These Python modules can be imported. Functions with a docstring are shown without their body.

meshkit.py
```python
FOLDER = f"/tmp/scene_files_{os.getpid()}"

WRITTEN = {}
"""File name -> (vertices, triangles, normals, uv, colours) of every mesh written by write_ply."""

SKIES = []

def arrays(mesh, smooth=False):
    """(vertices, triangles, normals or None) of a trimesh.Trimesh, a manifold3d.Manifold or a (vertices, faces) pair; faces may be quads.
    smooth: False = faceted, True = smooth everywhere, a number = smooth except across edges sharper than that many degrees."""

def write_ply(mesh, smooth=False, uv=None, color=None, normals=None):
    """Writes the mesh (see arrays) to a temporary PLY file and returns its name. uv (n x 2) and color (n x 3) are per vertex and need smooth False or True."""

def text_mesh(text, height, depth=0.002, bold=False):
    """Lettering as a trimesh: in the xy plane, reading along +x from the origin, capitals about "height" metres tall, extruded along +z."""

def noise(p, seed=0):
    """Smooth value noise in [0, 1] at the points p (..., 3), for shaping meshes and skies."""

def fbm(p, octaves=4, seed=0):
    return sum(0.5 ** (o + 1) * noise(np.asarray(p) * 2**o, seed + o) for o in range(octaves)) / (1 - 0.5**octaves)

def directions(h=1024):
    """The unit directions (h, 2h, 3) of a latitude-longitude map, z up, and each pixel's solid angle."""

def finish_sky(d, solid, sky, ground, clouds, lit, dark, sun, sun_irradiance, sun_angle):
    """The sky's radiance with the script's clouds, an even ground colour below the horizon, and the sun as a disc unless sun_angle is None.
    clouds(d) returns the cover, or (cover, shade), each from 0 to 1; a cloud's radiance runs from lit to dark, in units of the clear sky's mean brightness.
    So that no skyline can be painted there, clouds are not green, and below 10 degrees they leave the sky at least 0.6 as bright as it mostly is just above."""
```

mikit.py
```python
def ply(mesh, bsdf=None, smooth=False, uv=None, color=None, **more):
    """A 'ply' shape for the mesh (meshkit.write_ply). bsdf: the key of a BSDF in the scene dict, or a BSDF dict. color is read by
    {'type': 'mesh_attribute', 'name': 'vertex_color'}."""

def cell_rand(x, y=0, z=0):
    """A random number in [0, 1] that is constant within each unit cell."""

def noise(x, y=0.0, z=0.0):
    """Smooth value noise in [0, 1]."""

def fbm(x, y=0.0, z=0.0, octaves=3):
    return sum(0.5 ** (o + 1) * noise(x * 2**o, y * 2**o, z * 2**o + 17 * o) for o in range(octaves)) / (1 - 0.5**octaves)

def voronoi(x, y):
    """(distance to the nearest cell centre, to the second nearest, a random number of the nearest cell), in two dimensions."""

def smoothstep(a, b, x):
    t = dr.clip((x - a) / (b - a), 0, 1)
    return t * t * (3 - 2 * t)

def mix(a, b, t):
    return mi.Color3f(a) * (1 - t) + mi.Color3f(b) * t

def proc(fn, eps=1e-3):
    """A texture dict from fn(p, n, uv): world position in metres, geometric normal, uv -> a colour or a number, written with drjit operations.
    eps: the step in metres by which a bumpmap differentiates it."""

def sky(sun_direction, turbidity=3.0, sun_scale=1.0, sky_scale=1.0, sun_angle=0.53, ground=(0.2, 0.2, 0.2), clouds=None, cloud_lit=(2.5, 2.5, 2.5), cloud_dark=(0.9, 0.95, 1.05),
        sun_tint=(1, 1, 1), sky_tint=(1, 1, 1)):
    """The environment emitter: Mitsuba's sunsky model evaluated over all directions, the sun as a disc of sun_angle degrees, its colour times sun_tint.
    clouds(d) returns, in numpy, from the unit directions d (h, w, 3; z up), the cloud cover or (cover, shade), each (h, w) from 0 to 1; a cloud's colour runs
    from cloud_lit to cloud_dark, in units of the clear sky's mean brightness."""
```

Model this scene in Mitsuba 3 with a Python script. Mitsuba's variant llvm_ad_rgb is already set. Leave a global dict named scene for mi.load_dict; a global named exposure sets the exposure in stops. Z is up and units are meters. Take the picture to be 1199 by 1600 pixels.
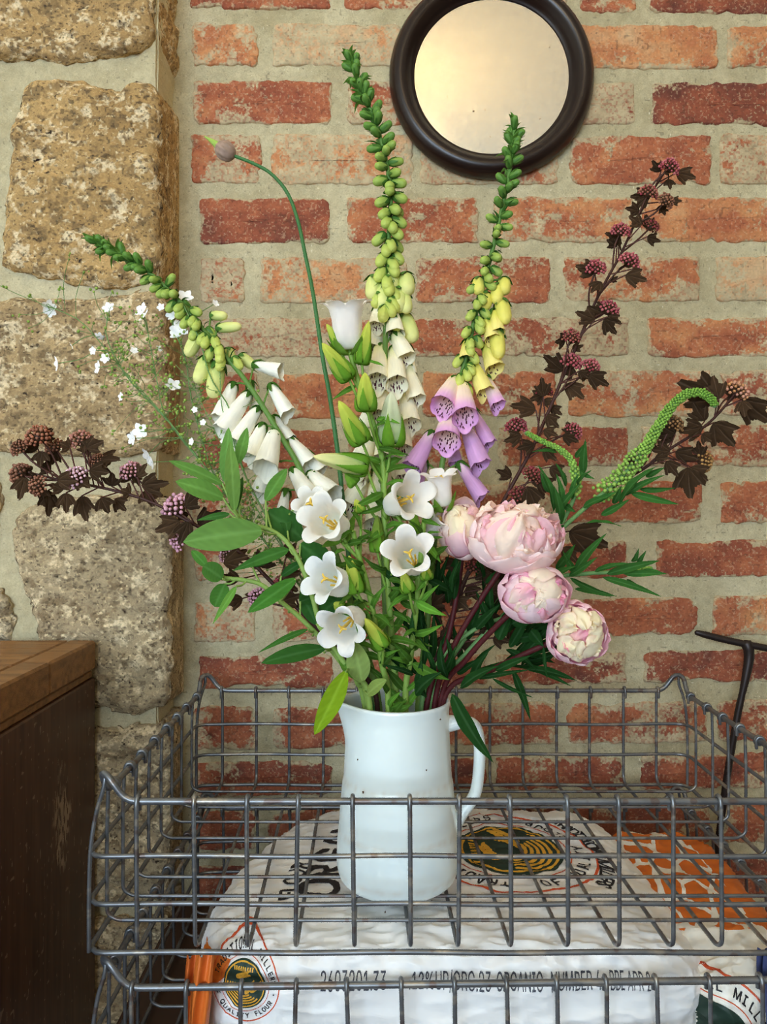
import math, random
import numpy as np, trimesh, shapely
import shapely.geometry as sg
import drjit as dr, mitsuba as mi
import mikit, meshkit
from mikit import fbm, noise, voronoi, cell_rand, smoothstep, mix

# ------------------------------------------------------------------ camera, light, exposure
T = mi.ScalarTransform4f
ZC, DW, F = 1.10, 1.2, 1200.0          # camera height, distance to the brick wall, focal length in pixels
HOR = 782.0                            # row of the horizon
scene, labels = {}, {}
exposure = -0.38
scene['camera'] = {'type': 'perspective', 'fov_axis': 'x', 'fov': math.degrees(2 * math.atan(599.5 / F)),
                   'principal_point_offset_y': (800.0 - HOR) / 1600.0, 'near_clip': 0.02, 'far_clip': 50.0,
                   'to_world': T().look_at(origin=[0, -DW, ZC], target=[0, 0, ZC], up=[0, 0, 1])}
DAY = (0.76, 0.98, 1.24)
WARM = (1.0, 0.72, 0.34)
WINDOW_POWER, LAMP_POWER = 12.0, 38.0

def lin(c):
    c = np.asarray(c, float) / 255.0
    return np.where(c < 0.04045, c / 12.92, ((c + 0.055) / 1.055) ** 2.4)
def linl(*c): return [float(x) for x in lin(c)]
def rgb(*c): return {'type': 'rgb', 'value': linl(*c)}
def L3(*c): return mi.Color3f(*linl(*c))

# ------------------------------------------------------------------ helpers
rng = np.random.default_rng(7)
count = {}
def numbered(base):
    n = count.get(base, 0); count[base] = n + 1
    return base if n == 0 else f'{base}_{n:03d}'
def thing(name, label, cat, group=None, kind=None):
    k = numbered(name); labels[k] = {'label': label, 'category': cat}
    if group: labels[k]['group'] = group
    if kind: labels[k]['kind'] = kind
    return k
def struct(name): labels[name] = {'kind': 'structure'}; return name
def put(key, mesh, bsdf, smooth=True, uv=None, col=None, label=None, kind=None):
    scene[key] = mikit.ply(mesh, bsdf, smooth=smooth, uv=uv, color=col)
    if label or kind:
        labels.setdefault(key, {})
        if label: labels[key]['label'] = label
        if kind: labels[key]['kind'] = kind
    return key
def part(parent, name, mesh, bsdf, smooth=True, uv=None, col=None, label=None, kind=None):
    return put(numbered(parent + '__' + name), mesh, bsdf, smooth, uv, col, label, kind)
def P(px, py, d):
    """A point in the room: column and row of the photograph, distance from the camera's plane in metres."""
    return np.array([(px - 600.0) / F * d, d - DW, ZC - (py - HOR) / F * d])
def nrm(v):
    v = np.asarray(v, float); return v / (np.linalg.norm(v, axis=-1, keepdims=True) + 1e-12)
def frame(z, hint):
    z = nrm(z); x = hint - z * np.dot(hint, z)
    if np.linalg.norm(x) < 1e-4: x = np.cross(z, [0.3, 0.9, 0.2])
    x = nrm(x); return x, np.cross(z, x), z
def spl(pts, n):
    """Catmull-Rom through the points, n samples evenly spaced along it."""
    p = np.asarray(pts, float)
    if len(p) == 2: return p[0] + (p[1] - p[0]) * np.linspace(0, 1, n)[:, None]
    q = np.vstack([2 * p[0] - p[1], p, 2 * p[-1] - p[-2]]); out = []
    for i in range(1, len(q) - 2):
        t = np.linspace(0, 1, 12, endpoint=False)[:, None]
        a, b, c, d = q[i - 1:i + 3]
        out.append(0.5 * (2 * b + (c - a) * t + (2 * a - 5 * b + 4 * c - d) * t**2 + (3 * b - a - 3 * c + d) * t**3))
    out = np.vstack(out + [p[-1:]])
    s = np.r_[0, np.cumsum(np.linalg.norm(np.diff(out, axis=0), axis=1))]
    u = np.linspace(0, s[-1], n)
    return np.stack([np.interp(u, s, out[:, k]) for k in range(p.shape[1])], 1)
def fillet(pts, r, n=4):
    p = np.asarray(pts, float); out = [p[0]]
    for i in range(1, len(p) - 1):
        a, b = p[i - 1] - p[i], p[i + 1] - p[i]
        la, lb = np.linalg.norm(a), np.linalg.norm(b); k = min(r, la * .45, lb * .45)
        A, B = p[i] + a / la * k, p[i] + b / lb * k
        for t in np.linspace(0, 1, n + 1): out.append((1 - t)**2 * A + 2 * t * (1 - t) * p[i] + t * t * B)
    return np.array(out + [p[-1]])
def tube(pts, r, k=8, closed=False, cap=True):
    p = np.asarray(pts, float); n = len(p); r = np.broadcast_to(np.asarray(r, float), (n,))
    if closed: tg = nrm(np.roll(p, -1, 0) - np.roll(p, 1, 0))
    else: tg = nrm(np.gradient(p, axis=0))
    N = np.zeros_like(p); h = np.array([0, 0, 1.0]) if abs(tg[0, 2]) < .9 else np.array([1.0, 0, 0])
    N[0] = frame(tg[0], h)[0]
    for i in range(1, n): N[i] = nrm(N[i - 1] - tg[i] * np.dot(N[i - 1], tg[i]))
    B = np.cross(tg, N); a = np.arange(k) / k * 2 * np.pi
    v = (p[:, None] + r[:, None, None] * (np.cos(a)[None, :, None] * N[:, None] + np.sin(a)[None, :, None] * B[:, None])).reshape(-1, 3)
    i, j = np.meshgrid(np.arange(n if closed else n - 1), np.arange(k), indexing='ij')
    i2, j2 = (i + 1) % n, (j + 1) % k
    f = np.stack([i * k + j, i * k + j2, i2 * k + j2, i2 * k + j], -1).reshape(-1, 4)
    f = np.vstack([f[:, [0, 1, 2]], f[:, [0, 2, 3]]])
    if cap and not closed:
        v = np.vstack([v, p[0] - tg[0] * r[0] * .5, p[-1] + tg[-1] * r[-1] * .5]); c = n * k
        j = np.arange(k); j2 = (j + 1) % k
        f = np.vstack([f, np.stack([np.full(k, c), j2, j], 1), np.stack([np.full(k, c + 1), (n - 1) * k + j, (n - 1) * k + j2], 1)])
    return v, f
def gridfaces(a, b):
    i, j = np.meshgrid(np.arange(a - 1), np.arange(b - 1), indexing='ij')
    q = np.stack([i * b + j, (i + 1) * b + j, (i + 1) * b + j + 1, i * b + j + 1], -1).reshape(-1, 4)
    return np.vstack([q[:, [0, 1, 2]], q[:, [0, 2, 3]]])
def join(*ms):
    v, f, n = [], [], 0
    for m in ms:
        a, b = (np.asarray(m[0]), np.asarray(m[1])) if isinstance(m, tuple) else (m.vertices, m.faces)
        v.append(a); f.append(b + n); n += len(a)
    return np.vstack(v), np.vstack(f)
def rbox(size, centre, bev=.004):
    """A box with bevelled edges."""
    x, y, z = np.array(size) / 2; b = bev; pts = []
    for sx in (-1, 1):
        for sy in (-1, 1):
            for sz in (-1, 1):
                pts += [(sx * x, sy * (y - b), sz * (z - b)), (sx * (x - b), sy * y, sz * (z - b)), (sx * (x - b), sy * (y - b), sz * z)]
    m = trimesh.convex.convex_hull(np.array(pts)); return np.array(m.vertices) + np.array(centre), np.array(m.faces)
def vcol(n, c, var=.08, seed=0, pts=None, freq=120):
    """Vertex colours: c with a little mottling."""
    base = np.broadcast_to(lin(c), (n, 3)).copy()
    k = meshkit.fbm(np.asarray(pts) * freq, 3, seed) - .5 if pts is not None else rng.random(n) - .5
    return np.clip(base * (1 + 2 * var * k)[:, None], 0, 1)

# ------------------------------------------------------------------ materials
def bsdf(key, d): scene[key] = d; return key
def two(d): return {'type': 'twosided', 'bsdf': d}
def principled(color, rough, **k): return {'type': 'principled', 'base_color': color, 'roughness': rough, **k}
VC = {'type': 'mesh_attribute', 'name': 'vertex_color'}

def c_brick(p, n, uv):
    t, w = uv.x, uv.y
    n1 = fbm(p.x * 22, p.z * 34, p.y * 30 + 3, 2); n2 = noise(p.x * 420, p.z * 420, p.y * 300); n3 = fbm(p.x * 75, p.z * 75, 5, 2)
    k = dr.clip(t + (n1 - .5) * .55 + (n3 - .5) * .25, 0, 1) * 4
    c = mix(L3(106, 60, 50), L3(146, 80, 58), dr.clip(k, 0, 1)); c = mix(c, L3(172, 102, 70), dr.clip(k - 1, 0, 1))
    c = mix(c, L3(198, 136, 90), dr.clip(k - 2, 0, 1)); c = mix(c, L3(202, 170, 130), dr.clip(k - 3, 0, 1))
    c = c * (.86 + .28 * n2)
    n4 = fbm(p.x * 330, p.z * 330, 15, 3)
    c = mix(c, L3(214, 180, 146), .34 * smoothstep(.55, .80, n4))
    m = fbm(p.x * 17 + 40, p.z * 24, 11, 3) * .62 + fbm(p.x * 85, p.z * 85, 21, 2) * .28 + n4 * .22
    wash = smoothstep(.77 - .42 * w, .89 - .42 * w, m) * (.92 - .45 * smoothstep(.55, .75, noise(p.x * 330, p.z * 330, 3)))
    c = mix(c, mix(L3(158, 140, 108), L3(212, 196, 158), n3 * .7 + n2 * .3), wash)
    pit = smoothstep(.78, .90, noise(p.x * 250, p.z * 250, 31)) * .40
    return mix(c, L3(82, 54, 42), pit * (1 - .4 * wash))
def h_brick(p, n, uv):
    return fbm(p.x * 170, p.z * 170, p.y * 170, 2) + .5 * noise(p.x * 560, p.z * 560, p.y * 560)
def c_mortar(p, n, uv):
    a = fbm(p.x * 14, p.z * 14, p.y * 14, 3); b = noise(p.x * 700, p.z * 700, p.y * 700); d = fbm(p.x * 120, p.z * 120, 4, 3)
    c = mix(L3(164, 151, 116), L3(206, 195, 160), dr.clip(a * .9 + d * .5 - .2, 0, 1)) * (.86 + .26 * b)
    c = mix(c, L3(235, 228, 205), smoothstep(.93, .97, noise(p.x * 330, p.z * 330, p.y * 330)) * .7)
    return mix(c, L3(110, 98, 80), smoothstep(.86, .92, noise(p.x * 240, p.z * 240, 8 + p.y * 240)) * .45)
def h_mortar(p, n, uv): return fbm(p.x * 150, p.z * 150, p.y * 150, 2) + .6 * noise(p.x * 600, p.z * 600, p.y * 600)
def c_stone(p, n, uv):
    a = fbm(p.x * 11 + uv.x * 17, p.z * 14, p.y * 14, 3); b = fbm(p.x * 70, p.z * 90, p.y * 90, 3); d = noise(p.x * 330, p.z * 360, p.y * 360); e = noise(p.x * 150, p.z * 190, p.y * 190 + 4)
    c = mix(L3(144, 110, 62), L3(194, 156, 98), dr.clip(a * 1.5 - .25, 0, 1))
    c = mix(c, mix(L3(138, 124, 102), L3(182, 168, 138), a), uv.y)
    c = mix(c, L3(108, 88, 62), smoothstep(.50, .68, b) * .65)
    g = fbm(p.x * 210, p.z * 230, p.y * 230 + 7, 3)
    c = mix(c, L3(224, 204, 166), smoothstep(.51, .66, fbm(p.x * 40 + 9, p.z * 52, p.y * 52, 4) * .6 + g * .4) * .9)
    c = mix(c, L3(214, 192, 150), smoothstep(.62, .72, g) * .5)
    c = mix(c, L3(66, 54, 40), smoothstep(.60, .74, d) * smoothstep(.30, .6, e) * .62 + smoothstep(.62, .74, fbm(p.x * 130, p.z * 150, p.y * 150 + 2, 3)) * .45)
    return c * (.80 + .40 * noise(p.x * 620, p.z * 620, p.y * 620))
def h_stone(p, n, uv): return fbm(p.x * 95, p.z * 115, p.y * 115, 3) + .35 * noise(p.x * 520, p.z * 520, p.y * 520)
def c_top(p, n, uv):
    g = fbm(p.x * 9 + uv.x * 31, p.y * 130, p.z * 130 + uv.x * 9, 3); f = noise(p.x * 60 + uv.x * 5, p.y * 900, p.z * 900)
    return mix(mix(L3(98, 64, 32), L3(158, 110, 60), g), L3(60, 36, 17), f * .35) * (.82 + .36 * uv.y)
def c_cab(p, n, uv):
    g = fbm(p.x * 160, p.y * 160, p.z * 7, 3); f = noise(p.x * 700, p.y * 700, p.z * 30)
    c = mix(L3(46, 26, 16), L3(84, 52, 32), g * .8 + f * .25)
    a = (p.y + .226) / .020 + .8 * (noise(p.z * 40, 3) - .5); b = (p.z - .690) / .045
    s = smoothstep(.25, .75, fbm(p.y * 110, p.z * 50, 2, 4) + .55 - dr.sqrt(a * a + b * b) * .55) * smoothstep(.30, .6, noise(p.y * 300, p.z * 120, 6))
    s = dr.maximum(s * .8, smoothstep(.88, .94, noise(p.y * 260, p.z * 130, 9)) * .35)
    return mix(c, L3(150, 128, 104), s)
def c_wire(p, n, uv):
    a = fbm(p.x * 60, p.y * 60, p.z * 60, 3); b = noise(p.x * 420, p.y * 420, p.z * 420)
    c = mix(L3(88, 90, 94), L3(132, 134, 136), a)
    c = mix(c, L3(168, 158, 142), smoothstep(.55, .75, fbm(p.x * 35 + 3, p.y * 35, p.z * 90, 3)) * .6 * (.5 + b))
    return mix(c, L3(92, 62, 44), smoothstep(.70, .80, noise(p.x * 110, p.y * 110, p.z * 110)) * .5)
def c_fox(p, n, uv):
    kind = dr.floor(uv.x); th = uv.x - kind; inner = kind >= 10; kind = dr.select(inner, kind - 10, kind); t = uv.y
    nn = noise(th * 40, t * 6, 3) * .12 + .92
    white = mix(L3(220, 222, 138), L3(246, 239, 210), smoothstep(0.05, .60, t))
    pink = mix(L3(232, 214, 150), L3(240, 214, 196), smoothstep(.15, .5, t)); pink = mix(pink, L3(226, 168, 216), smoothstep(.55, .95, t))
    yellow = mix(L3(206, 202, 84), L3(238, 222, 132), smoothstep(.2, .9, t))
    purple = mix(L3(222, 192, 196), L3(206, 156, 204), smoothstep(.08, .6, t))
    green = mix(L3(196, 206, 104), L3(228, 226, 138), smoothstep(.1, .9, t))
    white = dr.select(kind > 4.5, mix(L3(212, 218, 146), L3(242, 238, 222), smoothstep(0.0, .35, t)), white)
    c = dr.select((kind < .5) | (kind > 4.5), white, dr.select(kind < 1.5, pink, dr.select(kind < 2.5, yellow, dr.select(kind < 3.5, purple, green)))) * nn
    w = dr.minimum(th, 1 - th); thc = dr.select(th > .5, th - 1, th)
    d1, d2, r = voronoi(thc * 30 + 7, t * 11 + kind * 13)
    spot = (1 - smoothstep(.26, .36, d1)) * dr.select(r > .25, 1.0, 0.0) * (1 - smoothstep(.13, .17, w)) * smoothstep(.42, .5, t) * (1 - smoothstep(.9, .95, t))
    spot = dr.select(inner & (kind < 3.5), spot, 0.0)
    return mix(c, L3(74, 22, 40), spot)
def c_orange(p, n, uv):
    d1, d2, r = voronoi(uv.x * 5 + .5 * noise(uv.x * 7, uv.y * 7), uv.y * 6)
    line = 1 - smoothstep(.13, .17, d2 - d1)
    white = dr.maximum(line, dr.select(uv.y < .36 + .1 * noise(uv.x * 7, 3) , 1.0, 0.0))
    white = dr.select(uv.x > .72, dr.select(uv.y < .15, white, 0.0), white)
    return mix(L3(205, 104, 34), L3(232, 226, 212), white)
def c_plaster(p, n, uv): return L3(238, 231, 214) * (.94 + .1 * fbm(p.x * 3, p.y * 3, p.z * 3, 3))

P_ = mikit.proc
def bumped(d, h, scale, eps=.0006): return {'type': 'bumpmap', 'arbitrary': P_(h, eps=eps), 'scale': scale, 'bsdf': d}
bsdf('m_brick', two(bumped(principled(P_(c_brick), .85, specular=.25), h_brick, .0012)))
bsdf('m_mortar', two(bumped(principled(P_(c_mortar), .95, specular=.2), h_mortar, .0012)))
bsdf('m_stone', two(bumped(principled(P_(c_stone), .9, specular=.25), h_stone, .0030)))
bsdf('m_worktop', two(principled(P_(c_top), .45, specular=.4)))
bsdf('m_cabinet', two(principled(P_(c_cab), .42, specular=.4)))
bsdf('m_wire', two(principled(P_(c_wire), .36, metallic=.65)))
bsdf('m_iron', two(principled(rgb(52, 44, 42), .42, metallic=.6)))
bsdf('m_frame', two(principled(rgb(28, 14, 11), .30, specular=.35, clearcoat=.25, clearcoat_gloss=.85)))
bsdf('m_mirror', two({'type': 'roughconductor', 'material': 'Al', 'alpha': .03, 'specular_reflectance': {'type': 'rgb', 'value': [.95, .93, .86]}}))
bsdf('m_glaze', two(principled(VC, .14, specular=.5, clearcoat=.6, clearcoat_gloss=.92)))
bsdf('m_paper', two(principled(VC, .48, specular=.4)))
bsdf('m_orange_paper', two(principled(P_(c_orange), .45, specular=.4)))
bsdf('m_foxglove', two(principled(P_(c_fox), .6, specular=.25)))
bsdf('m_petal', {'type': 'principledthin', 'base_color': VC, 'roughness': .6, 'diff_trans': .55, 'eta': 1.3})
bsdf('m_leaf', {'type': 'principledthin', 'base_color': VC, 'roughness': .42, 'diff_trans': .45, 'eta': 1.4})
bsdf('m_plant', two(principled(VC, .55, specular=.3)))
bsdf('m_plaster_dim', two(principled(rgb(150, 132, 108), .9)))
bsdf('m_plaster', two(principled(P_(c_plaster), .9)))
bsdf('m_wood_plain', two(principled(rgb(64, 42, 28), .6)))
# ------------------------------------------------------------------ the room behind the camera: plaster walls, ceiling with two warm lamps, two windows
def sheet(a, b, c, d, n=2):
    s, t = np.meshgrid(np.linspace(0, 1, n), np.linspace(0, 1, n), indexing='ij'); s, t = s.reshape(-1, 1), t.reshape(-1, 1)
    a, b, c, d = map(np.array, (a, b, c, d)); return (a * (1 - s) + b * s) * (1 - t) + (d * (1 - s) + c * s) * t, gridfaces(n, n)
RX, RY, RZ = 2.1, -3.4, 2.42
def slab(x0, x1, y0, y1, z0, z1): return rbox((x1 - x0, y1 - y0, z1 - z0), ((x0 + x1) / 2, (y0 + y1) / 2, (z0 + z1) / 2), .002)
put(struct('floor'), slab(-RX - .1, RX + .1, RY - .1, .2, -.1, 0), 'm_wood_plain', False)
put(struct('ceiling'), slab(-RX - .1, RX + .1, RY - .1, .2, RZ, RZ + .1), 'm_plaster', False)
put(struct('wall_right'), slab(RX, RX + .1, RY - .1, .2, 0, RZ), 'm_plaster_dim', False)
put(struct('wall_far_left'), slab(-RX - .1, -RX, RY - .1, .2, 0, RZ), 'm_plaster', False)
WX0, WX1, WZ0, WZ1 = -2.0, .10, .75, 2.15
put(struct('wall_rear'), join(slab(-RX, WX0, RY - .1, RY, 0, RZ), slab(WX1, RX, RY - .1, RY, 0, RZ), slab(WX0, WX1, RY - .1, RY, 0, WZ0), slab(WX0, WX1, RY - .1, RY, WZ1, RZ)), 'm_plaster', False)
k = struct('window_1')
xs = np.linspace(WX0, WX1, 4)
for i in range(3):
    g = numbered(k + '__pane')
    scene[g] = mikit.ply(sheet((xs[i] + .03, RY - .04, WZ0 + .04), (xs[i + 1] - .03, RY - .04, WZ0 + .04), (xs[i + 1] - .03, RY - .04, WZ1 - .04), (xs[i] + .03, RY - .04, WZ1 - .04)), 'm_plaster', False)
    scene[g]['emitter'] = {'type': 'area', 'radiance': {'type': 'rgb', 'value': [WINDOW_POWER * c for c in DAY]}}
    v, f, _ = meshkit.arrays((meshkit.WRITTEN[scene[g]['filename']][0], meshkit.WRITTEN[scene[g]['filename']][1]))
    nz = np.cross(v[f[0, 1]] - v[f[0, 0]], v[f[0, 2]] - v[f[0, 0]])[1]
    if nz < 0: scene[g]['flip_normals'] = True
part(k, 'frame', join(*[slab(x - .03, x + .03, RY - .07, RY - .02, WZ0, WZ1) for x in xs], slab(WX0, WX1, RY - .07, RY - .02, WZ0, WZ0 + .04), slab(WX0, WX1, RY - .07, RY - .02, WZ1 - .04, WZ1)), 'm_plaster', False)
for lx, ly, lz, lp in ((.04, -1.25, 2.12, 1.25), (1.25, -1.45, 2.04, .3)):
    t = thing('pendant_lamp', 'round glowing glass pendant lamp hanging from the ceiling ' + ('in front of the mirror' if lx < .5 else 'near the right wall'), 'lamp')
    s = trimesh.creation.icosphere(3, .075); g = part(t, 'globe', (s.vertices + [lx, ly, lz], s.faces), 'm_plaster', True)
    scene[g]['emitter'] = {'type': 'area', 'radiance': {'type': 'rgb', 'value': [lp * LAMP_POWER * c for c in WARM]}}
    part(t, 'cord', tube([(lx, ly, lz + .07), (lx, ly, RZ)], .004, 6), 'm_iron'); part(t, 'ceiling_rose', tube([(lx, ly, RZ - .02), (lx, ly, RZ)], .04, 20), 'm_iron')

# ------------------------------------------------------------------ brick wall
struct('wall_back')
def dense(x0, x1, z0, z1, step, amp, y=0.0, seed=0):
    a, b = int((x1 - x0) / step) + 1, int((z1 - z0) / step) + 1
    X, Z = np.meshgrid(np.linspace(x0, x1, a), np.linspace(z0, z1, b), indexing='ij')
    q = np.stack([X, X * 0, Z], -1).reshape(-1, 3); q[:, 1] = y + amp * (meshkit.fbm(q * 28, 4, seed) - .5) + amp * .5 * (meshkit.fbm(q * 150, 2, seed + 3) - .5)
    return q, gridfaces(a, b)
part('wall_back', 'mortar', dense(-.345, 1.0, .25, 1.98, .005, .004), 'm_mortar')
put('wall_back__backing', join(slab(-.36, RX, .006, .1, 0, RZ)), 'm_plaster', False)
rows = [(-140, -72, [(300, 405, .4, .3), (425, 640, .5, .3), (660, 870, .3, .3), (890, 1100, .5, .3), (1125, 1330, .4, .2)]),
 (-52, 15, [(297, 515, .38, .2), (538, 700, .45, .3), (720, 888, .4, .3), (905, 996, .42, .25), (1016, 1240, .12, .1)]),
 (36, 104, [(300, 404, .68, .3), (426, 626, .9, .85), (645, 875, .5, .4), (893, 1122, .76, .15), (1136, 1340, .66, .3)]),
 (127, 195, [(302, 520, .44, .15), (543, 760, .40, .4), (780, 992, .4, .85), (1018, 1240, .12, .35)]),
 (210, 287, [(300, 409, .52, .5), (425, 647, .78, .75), (658, 874, .55, .95), (891, 1112, .46, .12), (1126, 1340, .55, .75)]),
 (309, 380, [(313, 517, .26, .15), (543, 749, .46, .4), (773, 990, .6, .62), (1003, 1240, .58, .28)]),
 (402, 474, [(313, 384, .5, .85), (408, 636, .7, .72), (650, 861, .42, .4), (882, 1094, .52, .6), (1119, 1330, .88, .45)]),
 (498, 560, [(312, 525, .5, .8), (545, 765, .38, .6), (781, 984, .3, .75), (1012, 1240, .48, .28)]),
 (583, 654, [(312, 405, .42, .3), (425, 640, .55, .2), (660, 870, .5, .35), (889, 1110, .6, .75), (1122, 1330, .36, .3)]),
 (671, 734, [(312, 528, .28, .35), (545, 760, .3, .35), (780, 981, .36, .4), (1003, 1240, .36, .6)]),
 (758, 824, [(302, 395, .4, .55), (415, 640, .34, .4), (655, 865, .4, .5), (885, 1096, .42, .2), (1127, 1340, .44, .45)]),
 (852, 909, [(305, 520, .5, .7), (540, 760, .4, .5), (780, 981, .3, .15), (1026, 1240, .28, .45)]),
 (941, 1003, [(303, 400, .62, .6), (426, 640, .38, .5), (660, 860, .4, .4), (880, 1091, .42, .25), (1114, 1330, .66, .6)]),
 (1027, 1077, [(312, 520, .24, .15), (540, 760, .3, .3), (775, 979, .2, .3), (1006, 1230, .2, .2)]),
 (1105, 1172, [(303, 402, .3, .3), (426, 640, .26, .4), (655, 869, .36, .3), (887, 1105, .4, .45), (1122, 1330, .32, .3)]),
 (1190, 1244, [(303, 520, .2, .3), (540, 760, .2, .3), (775, 976, .28, .3), (1001, 1220, .28, .25)]),
 (1268, 1330, [(303, 400, .3, .3), (420, 640, .3, .3), (660, 875, .25, .3), (895, 1110, .3, .3), (1130, 1340, .3, .3)]),
 (1354, 1416, [(303, 520, .2, .3), (540, 760, .2, .3), (775, 985, .25, .3), (1005, 1230, .25, .2)]),
 (1440, 1502, [(303, 400, .3, .3), (420, 640, .3, .3), (660, 875, .25, .3), (895, 1110, .3, .3), (1130, 1340, .3, .3)]),
 (1526, 1588, [(303, 520, .2, .3), (540, 760, .2, .3), (775, 985, .25, .3), (1005, 1230, .25, .2)]),
 (1612, 1674, [(303, 400, .3, .3), (420, 640, .3, .3), (660, 875, .25, .3), (895, 1110, .3, .3), (1130, 1340, .3, .3)])]
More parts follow.
